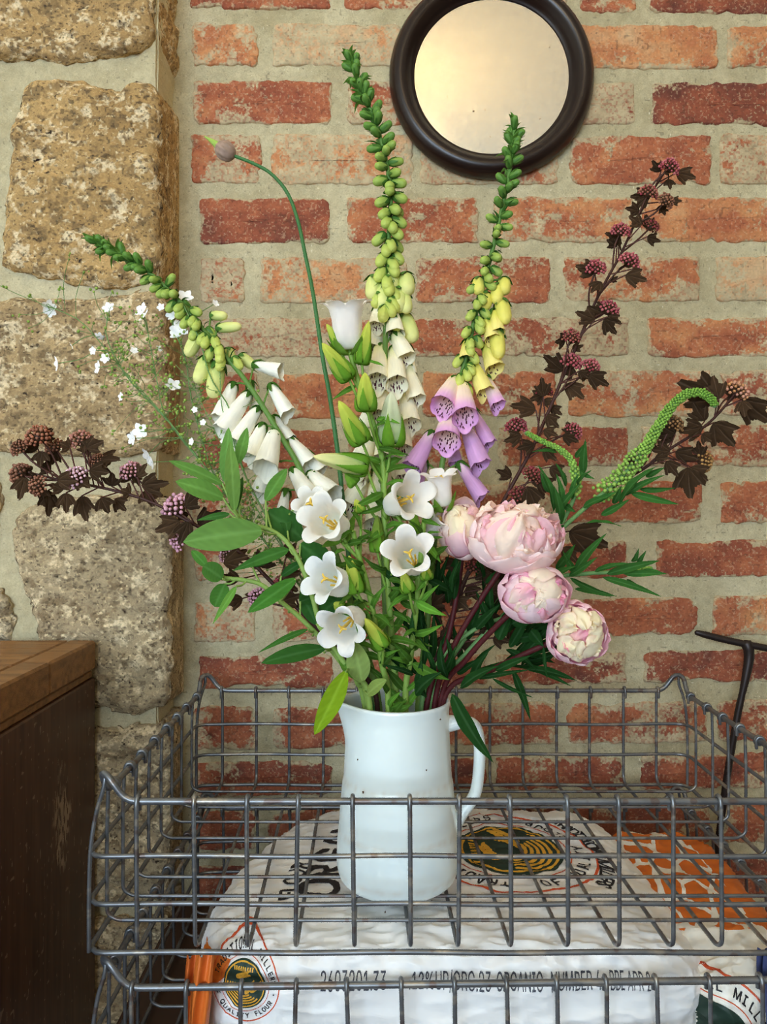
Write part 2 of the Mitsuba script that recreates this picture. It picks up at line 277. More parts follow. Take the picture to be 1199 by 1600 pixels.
def brick_mesh(x0, x1, y0, y1, seed):
    r = np.random.default_rng(seed); n = 96
    a = np.linspace(0, 2 * np.pi, n, endpoint=False); w, h = (x1 - x0) / 2, (y1 - y0) / 2
    # a rounded rectangle walked evenly, then nibbled
    s = np.linspace(0, 4, n, endpoint=False); hx = np.interp(s, [0, 1, 2, 3, 4], [-1, 1, 1, -1, -1]); hy = np.interp(s, [0, 1, 2, 3, 4], [1, 1, -1, -1, 1])
    kx, ky = hx * w, hy * h
    rad = r.uniform(4, 11, 4)
    for q in range(4):
        cx, cy = (-1, 1, 1, -1)[q] * w, (1, 1, -1, -1)[q] * h; R = rad[q]
        ex, ey = np.abs(kx - cx), np.abs(ky - cy); inn = (ex < R) & (ey < R)
        u, vv = R - ex[inn], R - ey[inn]; ln = np.maximum(np.hypot(u, vv), 1e-6); k2 = np.minimum(1, R / ln)
        kx[inn] = cx - np.sign(cx) * (R - u * k2); ky[inn] = cy - np.sign(cy) * (R - vv * k2)
    pp = np.stack([kx / 11 + seed, ky / 11, kx * 0], 1); bite = (meshkit.fbm(pp, 3, seed) - .5) * 7.5 + np.maximum(meshkit.noise(pp * .45 + 5, seed) - .70, 0) * 24
    rings = []
    for inset, z in ((0, .006), (.3, .001), (.9, -.0016), (2.2, -.0028), (5, -.0034), (12, -.0037), (22, -.0037)):
        k = inset + bite * (1 if inset < 6 else .6 if inset < 13 else .2)
        fx, fy = np.clip(1 - k / w, .02, 1.1), np.clip(1 - k / h, .02, 1.1)
        q = np.stack([kx * fx, ky * fy], 1); rings.append((q, z))
    rings.append((np.stack([kx * .55, ky * .08], 1), -.0037))
    V = []
    cx, cy = (x0 + x1) / 2, (y0 + y1) / 2; kk = -6 + cy / 1000 * 17; tx, ty = r.normal(0, .004, 2)
    for q, z in rings:
        X, Y = cx + q[:, 0], cy + q[:, 1]; Y = Y - kk * (X - 300) / 900
        zz = z + (q[:, 0] * tx + q[:, 1] * ty * 2) * .001
        pt = np.stack([(X - 600) * .001, np.full(n, 0.0), ZC - (Y - HOR) * .001], 1)
        rel = (meshkit.fbm(pt * 60, 3, 5) - .5) * .0045 + (meshkit.fbm(pt * 220, 2, 6) - .5) * .0012
        pt[:, 1] = zz + rel * (z < 0); V.append(pt)
    edge = np.repeat([1, 1, .95, .75, .4, .12, .0, .0], n) * np.clip(meshkit.fbm(np.vstack(V) * 45, 2, seed) * 2.4 - .55, 0, 1)
    V = np.vstack(V); fs = []
    for i in range(len(rings) - 1):
        j = np.arange(n); j2 = (j + 1) % n; fs += [np.stack([i * n + j, i * n + j2, (i + 1) * n + j2], 1), np.stack([i * n + j, (i + 1) * n + j2, (i + 1) * n + j], 1)]
    b = (len(rings) - 1) * n
    fs.append(np.array([[b, b + j, b + j + 1] for j in range(1, n - 1)]))
    return V, np.vstack(fs)[:, ::-1], edge
for ri, (y0, y1, bs) in enumerate(rows):
    for bi, (x0, x1, tone, wash) in enumerate(bs):
        m = brick_mesh(x0, x1, y0 + rng.uniform(-1.5, 1.5), y1 + rng.uniform(-1.5, 1.5), 11 + ri * 13 + bi)
        part('wall_back', 'brick', m[:2], 'm_brick', True, uv=np.stack([np.full(len(m[0]), tone), wash + m[2] * (1 - wash * .5)], 1))

# ------------------------------------------------------------------ rubble stone pier at the left
struct('wall_left')
q, f = dense(-.80, -.3262, .25, 1.98, .006, .008, -.088, 4)
part('wall_left', 'mortar', (q, f), 'm_mortar')
a, b = 18, 290
Y, Z = np.meshgrid(np.linspace(-.093, .004, a), np.linspace(.25, 1.98, b), indexing='ij')
q = np.stack([Y * 0 - .328, Y, Z], -1).reshape(-1, 3); q[:, 0] += .008 * (meshkit.fbm(q * 28, 4, 8) - .5)
part('wall_left', 'mortar', (q, gridfaces(a, b)), 'm_mortar')
put('wall_left__backing', slab(-RX, -.336, -.078, .1, 0, RZ), 'm_plaster', False)
stones = [([(-120, -80), (60, -82), (236, -70), (240, 20), (237, 62), (212, 80), (150, 86), (105, 97), (60, 85), (0, 88), (-120, 92)], .2, -.3185),
 ([(42, 125), (90, 122), (150, 130), (185, 138), (215, 120), (240, 130), (251, 160), (249, 220), (247, 300), (247, 350), (251, 400), (236, 432), (195, 452), (140, 449), (80, 434), (20, 421), (0, 408), (2, 340), (12, 290), (15, 240), (22, 175)], .15, -.319),
 ([(-60, 470), (60, 463), (150, 466), (240, 452), (257, 474), (259, 560), (263, 640), (259, 700), (200, 716), (100, 712), (0, 702), (-60, 700)], .45, -.3175),
 ([(20, 805), (60, 788), (120, 776), (200, 770), (262, 782), (267, 850), (263, 960), (269, 1040), (259, 1102), (200, 1118), (158, 1110), (100, 1092), (60, 1000), (48, 965), (30, 900), (15, 840)], .75, -.312),
 ([(-90, 930), (0, 925), (12, 935), (20, 975), (12, 1000), (-90, 1010)], .9, None),
 ([(60, 1150), (160, 1138), (255, 1133), (268, 1180), (266, 1300), (262, 1405), (200, 1420), (60, 1410)], .8, -.313),
 ([(60, 1445), (160, 1440), (262, 1434), (267, 1600), (250, 1720), (60, 1730)], .7, -.313),
 ([(-120, 720), (-10, 716), (0, 760), (-12, 860), (-40, 905), (-120, 900)], .5, None)]
for si, (poly, grey, xr) in enumerate(stones):
    pg = np.array([P(x, y, 1.10)[[0, 2]] for x, y in poly]); c = pg.mean(0); n = 220
    cl = np.vstack([pg, pg[:1]]); s = np.r_[0, np.cumsum(np.linalg.norm(np.diff(cl, axis=0), axis=1))]; u = np.linspace(0, s[-1], n, endpoint=False)
    ol = np.stack([np.interp(u, s, cl[:, k]) for k in range(2)], 1)
    for _ in range(3): ol = (np.roll(ol, 1, 0) + 2 * ol + np.roll(ol, -1, 0)) / 4
    q3 = np.c_[ol[:, 0], np.zeros(n), ol[:, 1]]
    ol = ol + nrm(ol - c) * ((meshkit.fbm(q3 * 45, 4, si) - .5) * .016)[:, None]
    R = 64; V = []
    for i, tt in enumerate(np.r_[np.linspace(.02, .90, R - 14), np.linspace(.91, 1.0, 14)]):
        o = c + (ol - c) * tt; q = np.c_[o[:, 0], np.full(n, -.104), o[:, 1]]
        edge = np.linalg.norm(ol - c, axis=1) * (1 - tt)
        q[:, 1] += (meshkit.fbm(q * [18, 1, 24], 5, si + 3) - .5) * .022 + (meshkit.fbm(q * [75, 1, 95], 3, si + 9) - .5) * .0055 + .012 * np.exp(-edge / .006)
        V.append(q)
    for y in np.linspace(-.092, .01, 18):
        q = V[R - 1].copy(); q[:, 1] = np.maximum(y, q[:, 1]); q[:, [0, 2]] += (meshkit.fbm(q * np.array([70, 110, 70]), 4, si + 5)[:, None] - .5) * .016
        if xr is not None:      # the face that returns to the brick wall
            m = q[:, 0] > xr - .03; q[m, 0] += (xr - .0005 - q[m, 0]) * np.clip((y + .10) / .1, 0, 1) * np.clip((q[m, 0] - xr + .03) / .02, 0, 1)
        V.append(q)
    V = np.vstack(V); j = np.arange(n); j2 = (j + 1) % n
    fs = np.vstack([np.vstack([np.stack([i * n + j, (i + 1) * n + j2, i * n + j2], 1), np.stack([i * n + j, (i + 1) * n + j, (i + 1) * n + j2], 1)]) for i in range(R + 17)] + [np.array([[0, k, k + 1] for k in range(1, n - 1)])])
    part('wall_left', 'stone', (V, fs), 'm_stone', True, uv=np.tile([si * .37, grey], (len(V), 1)))

# ------------------------------------------------------------------ cabinet and worktop at the left
XC, YB, ZW = -.407, -.113, ZC - (1000 - HOR) / F * 1.087
t = thing('worktop', 'oiled brown wooden worktop lying on the dark cabinet at the left', 'worktop')
xs = -.407; thick = .041
def board(size, c, u, v):
    m = rbox(size, c, .003); part(t, 'plank', m, 'm_worktop', False, uv=np.tile([u, v], (len(m[0]), 1)))
y = YB
for i, w in enumerate((.012, .05, .045, .06, .055, .05, .06, .055, .05, .06, .055, .05)):
    board((.60, w - .0006, thick), (XC - .038 - .30, y - w / 2, ZW - thick / 2), .13 * i, (.35, .75, .5, .85, .4, .65)[i % 6]); y -= w
yy = YB
for i in range(4):
    board((.0372, .149, thick), (XC - .0188, yy - .0747, ZW - thick / 2), .77 + .31 * i, (.62, .5, .7, .55)[i]); yy -= .1497
t = thing('cabinet', 'dark brown scuffed wooden cabinet with a bare side panel beside the wire baskets', 'cabinet')
part(t, 'body', slab(XC - .64, XC - .022, y + .012, YB - .004, 0.02, ZW - thick), 'm_cabinet', False)
part(t, 'side_panel', rbox((.02, .60, ZW - thick - .012), (XC - .0105, YB - .302, (ZW - thick - .012) / 2), .002), 'm_cabinet', False, label='dark brown side panel with pale scratches')
m = rbox((.016, .60, .0115), (XC - .0125, YB - .302, ZW - thick - .006), .002)
part(t, 'top_strip', m, 'm_worktop', False, uv=np.tile([.2, .3], (len(m[0]), 1)))

# ------------------------------------------------------------------ round mirror
t = thing('wall_mirror', 'round mirror in a thick dark turned wood frame hanging on the brick wall', 'mirror')
MC = P(770.5, 114, 1.175); MC[1] = -.006
def lathe_y(prof, n, c):
    a = np.linspace(0, 2 * np.pi, n, endpoint=False); V = np.vstack([np.stack([c[0] + r * np.cos(a), np.full(n, c[1] - h), c[2] + r * np.sin(a)], 1) for r, h in prof])
    j = np.arange(n); j2 = (j + 1) % n
    return V, np.vstack([np.vstack([np.stack([i * n + j, i * n + j2, (i + 1) * n + j2], 1), np.stack([i * n + j, (i + 1) * n + j2, (i + 1) * n + j], 1)]) for i in range(len(prof) - 1)])
pr = spl([(.1545, 0), (.158, .006), (.157, .014), (.152, .023), (.144, .028), (.136, .027), (.129, .020), (.124, .013), (.1205, .0105), (.1195, .010), (.1190, .006)], 40)
part(t, 'frame', lathe_y(pr, 120, MC), 'm_frame')
a = np.linspace(0, 2 * np.pi, 96, endpoint=False)
gl = np.vstack([[MC[0], MC[1] - .0085, MC[2]], np.stack([MC[0] + .1200 * np.cos(a), np.full(96, MC[1] - .0085), MC[2] + .1200 * np.sin(a)], 1)])
part(t, 'glass', (gl, np.array([[0, 1 + i, 1 + (i + 1) % 96] for i in range(96)])), 'm_mirror', False)
spots = [(741, 173, 1.5), (759, 171, .9), (767, 213, 1.0), (845, 185, .9), (860, 73, 1.0), (820, 120, .7), (700, 150, .7), (868, 112, .6)]
bsdf('m_spot', two(principled(rgb(70, 48, 28), .7)))
ms = []
for x, y, r in spots:
    s = trimesh.creation.icosphere(1, r * .001); c = P(x, y, 1.184); c[1] = MC[1] - .0088; ms.append((s.vertices * [1, .2, 1] + c, s.faces))
part(t, 'tarnish_specks', join(*ms), 'm_spot', label='dark specks of tarnish on the glass', kind='stuff')

# ------------------------------------------------------------------ iron T-handled tool leaning on the wall
t = thing('fire_poker', 'black iron poker with a T-shaped handle leaning on the bricks at the right', 'poker')
part(t, 'handle', tube(spl([P(1088, 988, 1.165), P(1140, 1001, 1.160), P(1200, 1013, 1.155), P(1262, 1024, 1.15)], 24), np.r_[.0036, .0045, np.full(20, .0052), .0045, .0036], 10), 'm_iron')
part(t, 'shaft', tube(spl([P(1166, 1004, 1.158), P(1172, 1022, 1.158), P(1166, 1060, 1.157), P(1155, 1110, 1.158), P(1145, 1165, 1.160), P(1134, 1235, 1.163), P(1122, 1330, 1.166), P(1114, 1420, 1.168), P(1090, 1700, 1.16)], 60), np.r_[np.linspace(.0085, .0048, 8), np.full(52, .0052)], 10), 'm_iron')

# ------------------------------------------------------------------ wire baskets
X0, X1, YF, YK = -.279, .4525, -.4775, -.057
ZT, HB = ZC - .283, .141
def rrect(x0, x1, y0, y1, r, m=8, seg=24):
    out = []
    for (cx, cy, a0) in ((x1 - r, y1 - r, 0), (x0 + r, y1 - r, 90), (x0 + r, y0 + r, 180), (x1 - r, y0 + r, 270)):
        out += [(cx + r * math.cos(math.radians(a0 + 90 * k / m)), cy + r * math.sin(math.radians(a0 + 90 * k / m))) for k in range(m + 1)]
    p = np.array(out + out[:1]); s = np.r_[0, np.cumsum(np.linalg.norm(np.diff(p, axis=0), axis=1))]
    u = np.linspace(0, s[-1], 4 * seg * 4, endpoint=False)
    return np.stack([np.interp(u, s, p[:, k]) for k in range(2)], 1)
def basket(label, zt, roll, dx, dy, fr, bk, sides, seed):
    t = thing('wire_basket', label, 'basket', 'stacked wire baskets'); r = np.random.default_rng(seed); zb = zt - HB
    c, s = math.cos(roll), math.sin(roll)
    def tf(m):
        v = np.array(m[0]); x, z = v[:, 0].copy(), v[:, 2] - zt; v[:, 0] = x * c - z * s + dx; v[:, 2] = zt + x * s + z * c; v[:, 1] += dy
        return v, m[1]
    w = lambda name, pts, rad, k=8, closed=False: part(t, name, tf(tube(pts, rad, k, closed)), 'm_wire')
    ins = .010
    q = rrect(X0 + ins, X1 - ins, YF, YK, .016, seg=40)
    z = np.full(len(q), zt)
    for cx, cy in ((X0 + ins, YF), (X1 - ins, YF), (X0 + ins, YK), (X1 - ins, YK)):
        d = np.linalg.norm(q - [cx, cy], axis=1); z += .024 * np.exp(-(np.maximum(d - .006, 0) / .0145)**2)
    w('top_rail', np.c_[q, z], .0033, 10, True)
    for dz, rad in ((.0505, .0024), (.0955, .0024), (.141, .0026)):
        q = rrect(X0, X1, YF - .002, YK + .002, .016, seg=16)
        w('bottom_rail' if dz > .12 else 'side_rail', np.c_[q, np.full(len(q), zt - dz) + .0006 * np.sin(q[:, 0] * 31 + seed)], rad, 8, True)
    for cx, sx in ((X0, 1), (X1, -1)):
        for cy, sy in ((YF, 1), (YK, -1)):
            w('corner_post', spl([(cx + sx * (ins + .005), cy + sy * .005, zt + .021), (cx + sx * (ins + .004), cy + sy * .004, zt + .010), (cx + sx * .007, cy + sy * .005, zt - .012), (cx + sx * .0025, cy + sy * .0035, zt - .042), (cx + sx * .001, cy + sy * .0025, zt - .08), (cx + sx * .001, cy + sy * .002, zb - .002)], 26), .0021)
    for xf, xb in zip(fr, bk):
        j = r.normal(0, .0018); e = .0048
        hook_f = [(xf, YF + .0042, zt - .010), (xf, YF + .0046, zt + .001), (xf, YF + .002, zt + .0052), (xf, YF - .003, zt + .0048), (xf, YF - .0052, zt - .001)]
        pts = hook_f + [(xf + j, YF - .0052, zb + .010), (xf + j, YF + .006, zb + .0022), (xb, YK - .006, zb + .0022), (xb, YK + .0052, zb + .010), (xb, YK + .0052, zt - .001), (xb, YK + .003, zt + .0048), (xb, YK - .002, zt + .0052), (xb, YK - .0046, zt + .001), (xb, YK - .0042, zt - .010)]
        p = fillet(pts, .010); p = np.vstack([p[:1], *[np.linspace(p[i], p[i + 1], 2 + int(np.linalg.norm(p[i + 1] - p[i]) / .03))[1:] for i in range(len(p) - 1)]])
        w('long_wire', p, .00215)
    for y in sides:
        xl, xr = X0 + ins, X1 - ins; zz = zb + .006; b0, b1 = X0, X1
        A = [(xl + .0036, y + .002, zt - .009), (xl + .0046, y + .0015, zt + .001), (xl + .002, y + .001, zt + .0052), (xl - .003, y, zt + .0046), (xl - .0052, y, zt - .003), (b0 + .0035, y, zt - .045), (b0 + .0035, y, zb + .012), (b0 + .014, y, zz)]
        Bk = [(X0 + X1 - x, y2, z2) for x, y2, z2 in A[::-1]]
        p = fillet(A + Bk, .008); p = np.vstack([p[:1], *[np.linspace(p[i], p[i + 1], 2 + int(np.linalg.norm(p[i + 1] - p[i]) / .04))[1:] for i in range(len(p) - 1)]])
        w('cross_wire', p, .0019)
        ring = [(xl + .0052 * math.cos(a), y + .0035 + .0012 * a / 6.28, zt + .0052 * math.sin(a)) for a in np.linspace(0, 6.28 * 1.6, 26)]
        for sx in (0, 1):
            w('wire_clip', np.array([(X0 + X1 - x, yy, z2) if sx else (x, yy, z2) for x, yy, z2 in ring]), .0016, 7)
    return t
fr1 = [-.231, -.1775, -.128, -.080, -.029, .0247, .071, .1185, .172, .220, .2708, .3153, .366, .414]
bk1 = [-.2408, -.190, -.141, -.090, -.040, .010, .059, .1085, .159, .2084, .2589, .308, .3588, .408]
sd = [1.103 - DW, 1.047 - DW, .999 - DW, .951 - DW, .901 - DW, .853 - DW, .812 - DW, .765 - DW]
basket('upper grey wire basket holding the white flower jug', ZT, 0.0, 0, 0, fr1, bk1, sd, 1)
fr2 = [(x - 600) / F * .722 for x in (206, 291, 376, 462, 541, 626, 709, 790, 868, 945, 1023, 1106, 1187, 1268)]
basket('lower grey wire basket full of flour bags under the flower basket', ZT - HB - .0315, .0125, .001, 0, fr2, bk1, sd, 2)
t = thing('bench', 'low wooden bench carrying the stack of wire baskets', 'bench')
zf = ZT - 2 * HB - .0315 - .0125
part(t, 'seat', rbox((.80, .46, .03), (.087, -.267, zf - .015), .004), 'm_wood_plain', False)
for sx in (-.27, .44):
    for sy in (-.46, -.075): part(t, 'leg', rbox((.04, .04, zf - .03), (sx, sy, (zf - .03) / 2), .003), 'm_wood_plain', False)
# ------------------------------------------------------------------ white jug
DJ = .835
JX, JY, JZ = (622 - 600) / F * DJ, DJ - DW, ZT - HB + .0022 + .0058
t = thing('jug', 'tall white glazed pottery jug holding the flowers in the upper wire basket', 'jug')
JH = .2005
prof = spl([(.002, .0015), (.030, .0015), (.0425, .0005), (.0445, .001), (.0525, .0045), (.0615, .0105), (.0648, .018), (.0662, .027), (.0660, .036), (.0655, .050), (.0645, .0585), (.0652, .0605), (.0640, .063), (.0625, .085), (.0600, .112), (.0598, .1145), (.0588, .117), (.0578, .135), (.0566, .160), (.0560, .175), (.0558, .188), (.0566, .1965), (.0566, .1995), (.0553, JH + .0003), (.0535, .1990), (.0525, .190), (.0525, .160), (.055, .10), (.060, .03), (.052, .012), (.002, .010)], 190)
n = 96; a = np.linspace(0, 2 * np.pi, n, endpoint=False)
V = []
for r, z in prof:
    k = np.exp(-(np.arctan2(np.sin(a - np.radians(192)), np.cos(a - np.radians(192))) / .34)**2) * np.clip((z - .150) / .048, 0, 1)**1.6
    rr = r + .0135 * k * (r > .04)
    V.append(np.stack([JX + rr * np.cos(a), JY + rr * np.sin(a), np.full(n, JZ + z) + .004 * k * np.clip((z - .17) / .03, 0, 1)], 1))
V = np.vstack(V); j = np.arange(n); j2 = (j + 1) % n
fs = np.vstack([np.vstack([np.stack([i * n + j, i * n + j2, (i + 1) * n + j2], 1), np.stack([i * n + j, (i + 1) * n + j2, (i + 1) * n + j], 1)]) for i in range(len(prof) - 1)])
body = (V, fs)
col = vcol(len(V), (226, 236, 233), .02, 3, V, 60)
z = V[:, 2] - JZ; g = meshkit.fbm(V * [240, 240, 60], 3, 2)     # reflection and shade of the wire rail on the turned rings, painted as mottled tan
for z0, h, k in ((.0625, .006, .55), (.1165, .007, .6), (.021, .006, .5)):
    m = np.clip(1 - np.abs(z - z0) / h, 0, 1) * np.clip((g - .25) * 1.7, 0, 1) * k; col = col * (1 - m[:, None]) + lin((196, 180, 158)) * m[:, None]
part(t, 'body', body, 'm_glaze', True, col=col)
hp = spl([P(697, 1131, DJ), P(714, 1129, DJ), P(732, 1128, DJ), P(745, 1138, DJ), P(750, 1165, DJ), P(749, 1205, DJ), P(743, 1240, DJ), P(727, 1265, DJ), P(713, 1284, DJ), P(705, 1296, DJ)], 60)
v, f = tube(hp, np.r_[np.linspace(.0095, .0066, 8), np.full(44, .0064), np.linspace(.0066, .0105, 8)], 14)
v[:, 1] = JY + (v[:, 1] - JY) * 1.35
part(t, 'handle', (v, f), 'm_glaze', True, col=vcol(len(v), (226, 236, 233), .02, 4, v, 60))
m = np.vstack([[JX, JY, JZ + .165], np.stack([JX + .0525 * np.cos(a), JY + .0525 * np.sin(a), np.full(n, JZ + .165)], 1)])
bsdf('m_water', two(principled(rgb(40, 46, 34), .08)))
part(t, 'water', (m, np.array([[0, 1 + i, 1 + (i + 1) % n] for i in range(n)])), 'm_water', False)
rs = np.random.default_rng(3); ms = []
for x, y, r in ((557, 1168, .9), (566, 1212, 1.2), (666, 1178, .8), (601, 1388, .9), (676, 1381, 1.0), (690, 1110, .9), (655, 1300, .5)):
    q = P(x, y, DJ); zz = q[2] - JZ; R = np.interp(zz, [.0, .027, .06, .112, .16, .2], [.05, .0662, .0645, .06, .0566, .056]); dx = np.clip((q[0] - JX) * .93, -R * .98, R * .98)
    s = trimesh.creation.icosphere(1, r * .0008); ms.append((s.vertices * [1, .5, 1.4] + [JX + dx, JY - math.sqrt(R * R - dx * dx), q[2]], s.faces))
part(t, 'chip', join(*ms), 'm_spot', label='tiny dark chips in the white glaze', kind='stuff')

# ------------------------------------------------------------------ flour bags in the lower basket
ZB2 = ZT - 2 * HB - .0315 + .008
class Bag:
    def __init__(s, c, h, p, wr, seed, warp=None): s.c, s.h, s.p, s.wr, s.seed, s.warp = np.array(c), np.array(h), p, wr, seed, warp
    def disp(s, u):
        q = u / np.sum(np.abs(u)**s.p, axis=1, keepdims=True)**(1 / s.p); w = q * s.h
        nn = nrm(np.sign(q) * np.abs(q)**(s.p - 1) / s.h)
        k = w + s.c; ridge = lambda f, o, sd: 1 - np.abs(2 * meshkit.fbm(k * f + o, o_[0], sd) - 1)
        o_ = (3,)
        e = ridge(np.array([16, 30, 34]), 3, s.seed)**3 * 1.0 + ridge(np.array([34, 60, 22]), 9, s.seed + 5)**4 * .6 + .5 * (meshkit.fbm(k * 9, 2, s.seed + 8) - .5)
        z = q[:, 2]; corner = np.clip((np.abs(q[:, 1]) + np.abs(z) - 1.45) * 1.6, 0, 1)
        out = w + nn * (s.wr * (e - .7) * (.55 + .9 * corner))[:, None]
        if s.warp is not None: out = s.warp(out)
        return out + s.c
    def mesh(s, n=110):
        m = trimesh.creation.box((2, 2, 2)); V, Fs, o = [], [], 0
        g = np.linspace(-1, 1, n); g = np.sign(g) * (1 - (1 - np.abs(g))**1.25); A, B = np.meshgrid(g, g, indexing='ij'); A, B = A.ravel(), B.ravel(); O = np.ones_like(A)
        f = gridfaces(n, n)
        for k in range(3):
            for sg_ in (-1, 1):
                u = np.zeros((len(A), 3)); u[:, k] = sg_; u[:, (k + 1) % 3] = A * sg_; u[:, (k + 2) % 3] = B; V.append(s.disp(u)); Fs.append(f + o); o += len(A)
        return np.vstack(V), np.vstack(Fs)
    def top(s, xy, off=.0007):
        q = (xy - s.c[:2]) / s.h[:2]; q = np.clip(q, -.985, .985); zz = np.maximum(1 - np.sum(np.abs(q)**s.p, axis=1), .002)**(1 / s.p); return s._off(np.c_[q, zz], off)
    def front(s, xz, off=.0007):
        q = (xz - s.c[[0, 2]]) / s.h[[0, 2]]; q = np.clip(q, -.985, .985); yy = np.maximum(1 - np.sum(np.abs(q)**s.p, axis=1), .002)**(1 / s.p); return s._off(np.c_[q[:, 0], -yy, q[:, 1]], off)
    def _off(s, u, off):
        p = s.disp(u); nn = nrm(np.sign(u) * np.abs(u)**(s.p - 1) / s.h); return p + nn * off
def flat(poly, step=.003):
    out = []
    for g in getattr(poly, 'geoms', [poly]):
        if g.is_empty or g.geom_type != 'Polygon': continue
        v, f = trimesh.creation.triangulate_polygon(g, engine='earcut'); v3 = np.c_[v, np.zeros(len(v))]
        v3, f = trimesh.remesh.subdivide_to_size(v3, f, step, max_iter=12); out.append((v3[:, :2], f))
    n, V, Fs = 0, [], []
    for v, f in out: V.append(v); Fs.append(f + n); n += len(v)
    return np.vstack(V), np.vstack(Fs)
def letters(txt, h, sx=1.0, bold=False):
    m = meshkit.text_mesh(txt, h, .001, bold); v = np.array(m.vertices); up = m.face_normals[:, 2] > .9
    f = m.faces[up]; v = v[:, :2] * [sx, 1]; v3, f = trimesh.remesh.subdivide_to_size(np.c_[v, np.zeros(len(v))], f, .004, max_iter=10); return v3[:, :2], f
def ring_text(txt, r, h, a0, a1):
    """Letters set around a circle, from angle a0 to a1 in degrees (clockwise reading when a1 < a0)."""
    V, Fs, n = [], [], 0; k = len(txt)
    for i, ch in enumerate(txt):
        if ch == ' ': continue
        a = math.radians(a0 + (a1 - a0) * (i + .5) / k); v, f = letters(ch, h, .9, True) if ch != '.' else flat(sg.Point(h * .3, h * .4).buffer(h * .16))
        v = v - [(v[:, 0].min() + v[:, 0].max()) / 2, h / 2]; rot = a - math.pi / 2 if a1 < a0 else a + math.pi / 2
        c, s_ = math.cos(rot), math.sin(rot); v = v @ np.array([[c, s_], [-s_, c]]) + [r * math.cos(a), r * math.sin(a)]; V.append(v); Fs.append(f + n); n += len(v)
    return np.vstack(V), np.vstack(Fs)
def emblem(R, seed=0):
    """A round millers' emblem: dark green disc, golden sheaves and rings, orange rings and lettering; R = radius of the outer ring."""
    disc = sg.Point(0, 0).buffer(.62 * R, 40); gold = []
    ring = sg.Point(0, 0).buffer(.58 * R, 40).difference(sg.Point(0, 0).buffer(.545 * R, 40)); gold.append(ring)
    for k in range(5):          # bent straw of the sheaf
        c = sg.LineString([(R * (.50 - .075 * k) * math.cos(a), R * (.50 - .075 * k) * math.sin(a) * .95) for a in np.linspace(math.radians(178), math.radians(318 - 6 * k), 24)]).buffer(.022 * R); gold.append(c)
    for sgn, bx, by, an in ((1, .06, -.16, 48), (1, .22, -.12, 40), (1, -.20, .20, 20)):
        for k in range(7):      # ears of wheat
            ca, sa = math.cos(math.radians(an)), math.sin(math.radians(an))
            for w in (-1, 1):
                e = shapely.affinity.rotate(shapely.affinity.scale(sg.Point(0, 0).buffer(.042 * R, 10), 1.5, .62), an + 28 * w, origin=(0, 0))
                gold.append(shapely.affinity.translate(e, R * bx + R * .058 * k * ca - w * sa * R * .035, R * by + R * .058 * k * sa + w * ca * R * .035))
    for k in range(9): gold.append(sg.Polygon([(R * x, R * y) for x, y in ((-.30 + .065 * k, .36), (-.26 + .065 * k, .36), (-.255 + .066 * k, .46), (-.295 + .066 * k, .46))]))
    gold = shapely.union_all(gold).intersection(sg.Point(0, 0).buffer(.59 * R, 40))
    o = lambda r, w: sg.Point(0, 0).buffer(r * R, 48).difference(sg.Point(0, 0).buffer((r - w) * R, 48))
    return {'green': flat(disc), 'gold': flat(gold), 'orange': flat(shapely.union_all([o(1, .028), o(.71, .014)])),
            'black': ring_text('TRADITIONAL MILLERS ', .84 * R, .125 * R, 170, -5), 'black2': ring_text('OF QUALITY FLOUR .', .84 * R, .125 * R, 190, 352)}
INK = {'green': (34, 54, 44), 'gold': (222, 166, 58), 'orange': (206, 84, 46), 'black': (26, 26, 30), 'black2': (26, 26, 30)}
OFF = {'green': .0006, 'gold': .0011, 'orange': .0006, 'black': .0007, 'black2': .0007}
def stamp(t, name, vf, fn, ink, off, label=None):
    q = fn(vf[0], off); part(t, name, (q, vf[1]), 'm_paper', True, col=vcol(len(q), ink, .05, 2, q, 200), label=label)
def stamp_emblem(t, R, xf, fn):
    for k, (v, f) in emblem(R).items(): stamp(t, 'printed_lettering' if 'black' in k else 'printed_emblem', (xf(v), f), fn, INK[k], OFF[k], {'green': 'dark green disc of the emblem', 'gold': 'golden wheat of the emblem', 'orange': 'orange rings round the emblem'}.get(k, 'black ring lettering'))
# the bag in front
def warp1(w):
    w = w.copy(); k = np.clip((w[:, 1] + .08) / .26, 0, 1)
    w[:, 0] += np.where(w[:, 0] < 0, .095 * k**1.6 * np.clip(-w[:, 0] / .24, 0, 1), -.035 * k * np.clip(w[:, 0] / .24, 0, 1))
    lean = np.clip((w[:, 0] - .15) / .11, 0, 1) * np.clip(w[:, 2] / .07, 0, 1); w[:, 2] -= .030 * lean**1.5 * np.clip(.6 - k, 0, 1)
    w[:, 2] -= .010 * np.clip((k - .75) / .25, 0, 1) * np.clip(w[:, 2] / .07, 0, 1)
    return w
B1 = Bag((.070, -.268, ZB2 + .079), (.262, .192, .0775), 7, .0066, 21, warp1)
t = thing('flour_bag', 'big white paper flour bag with green and gold emblems under the jug', 'bag')
v, f = B1.mesh(130); part(t, 'sack', (v, f), 'm_paper', True, col=vcol(len(v), (236, 234, 230), .03, 5, v, 40))
ink = (70, 72, 80)
for txt, x0, x1 in (('2603201.33', 500, 604), ('.12%UP/ORG.23', 639, 768), ('ORGANIC', 776, 849), ('NUMBER 4', 861, 942), ('BBE APR 2', 955, 1019)):
    v, f = letters(txt, .0172); a = (x0 - 600) / F * .738; b = (x1 - 600) / F * .738
    v = v * [(b - a) / v[:, 0].max(), 1] + [a, ZC - (1549.5 - HOR) / F * .738]
    stamp(t, 'printed_date_code', (v, f), B1.front, ink, .0007, 'grey machine-printed date code')
ec = ((381 - 600) / F * .738, ZC - (1546 - HOR) / F * .738)
stamp_emblem(t, .0345, lambda v: v + np.array(ec), B1.front)
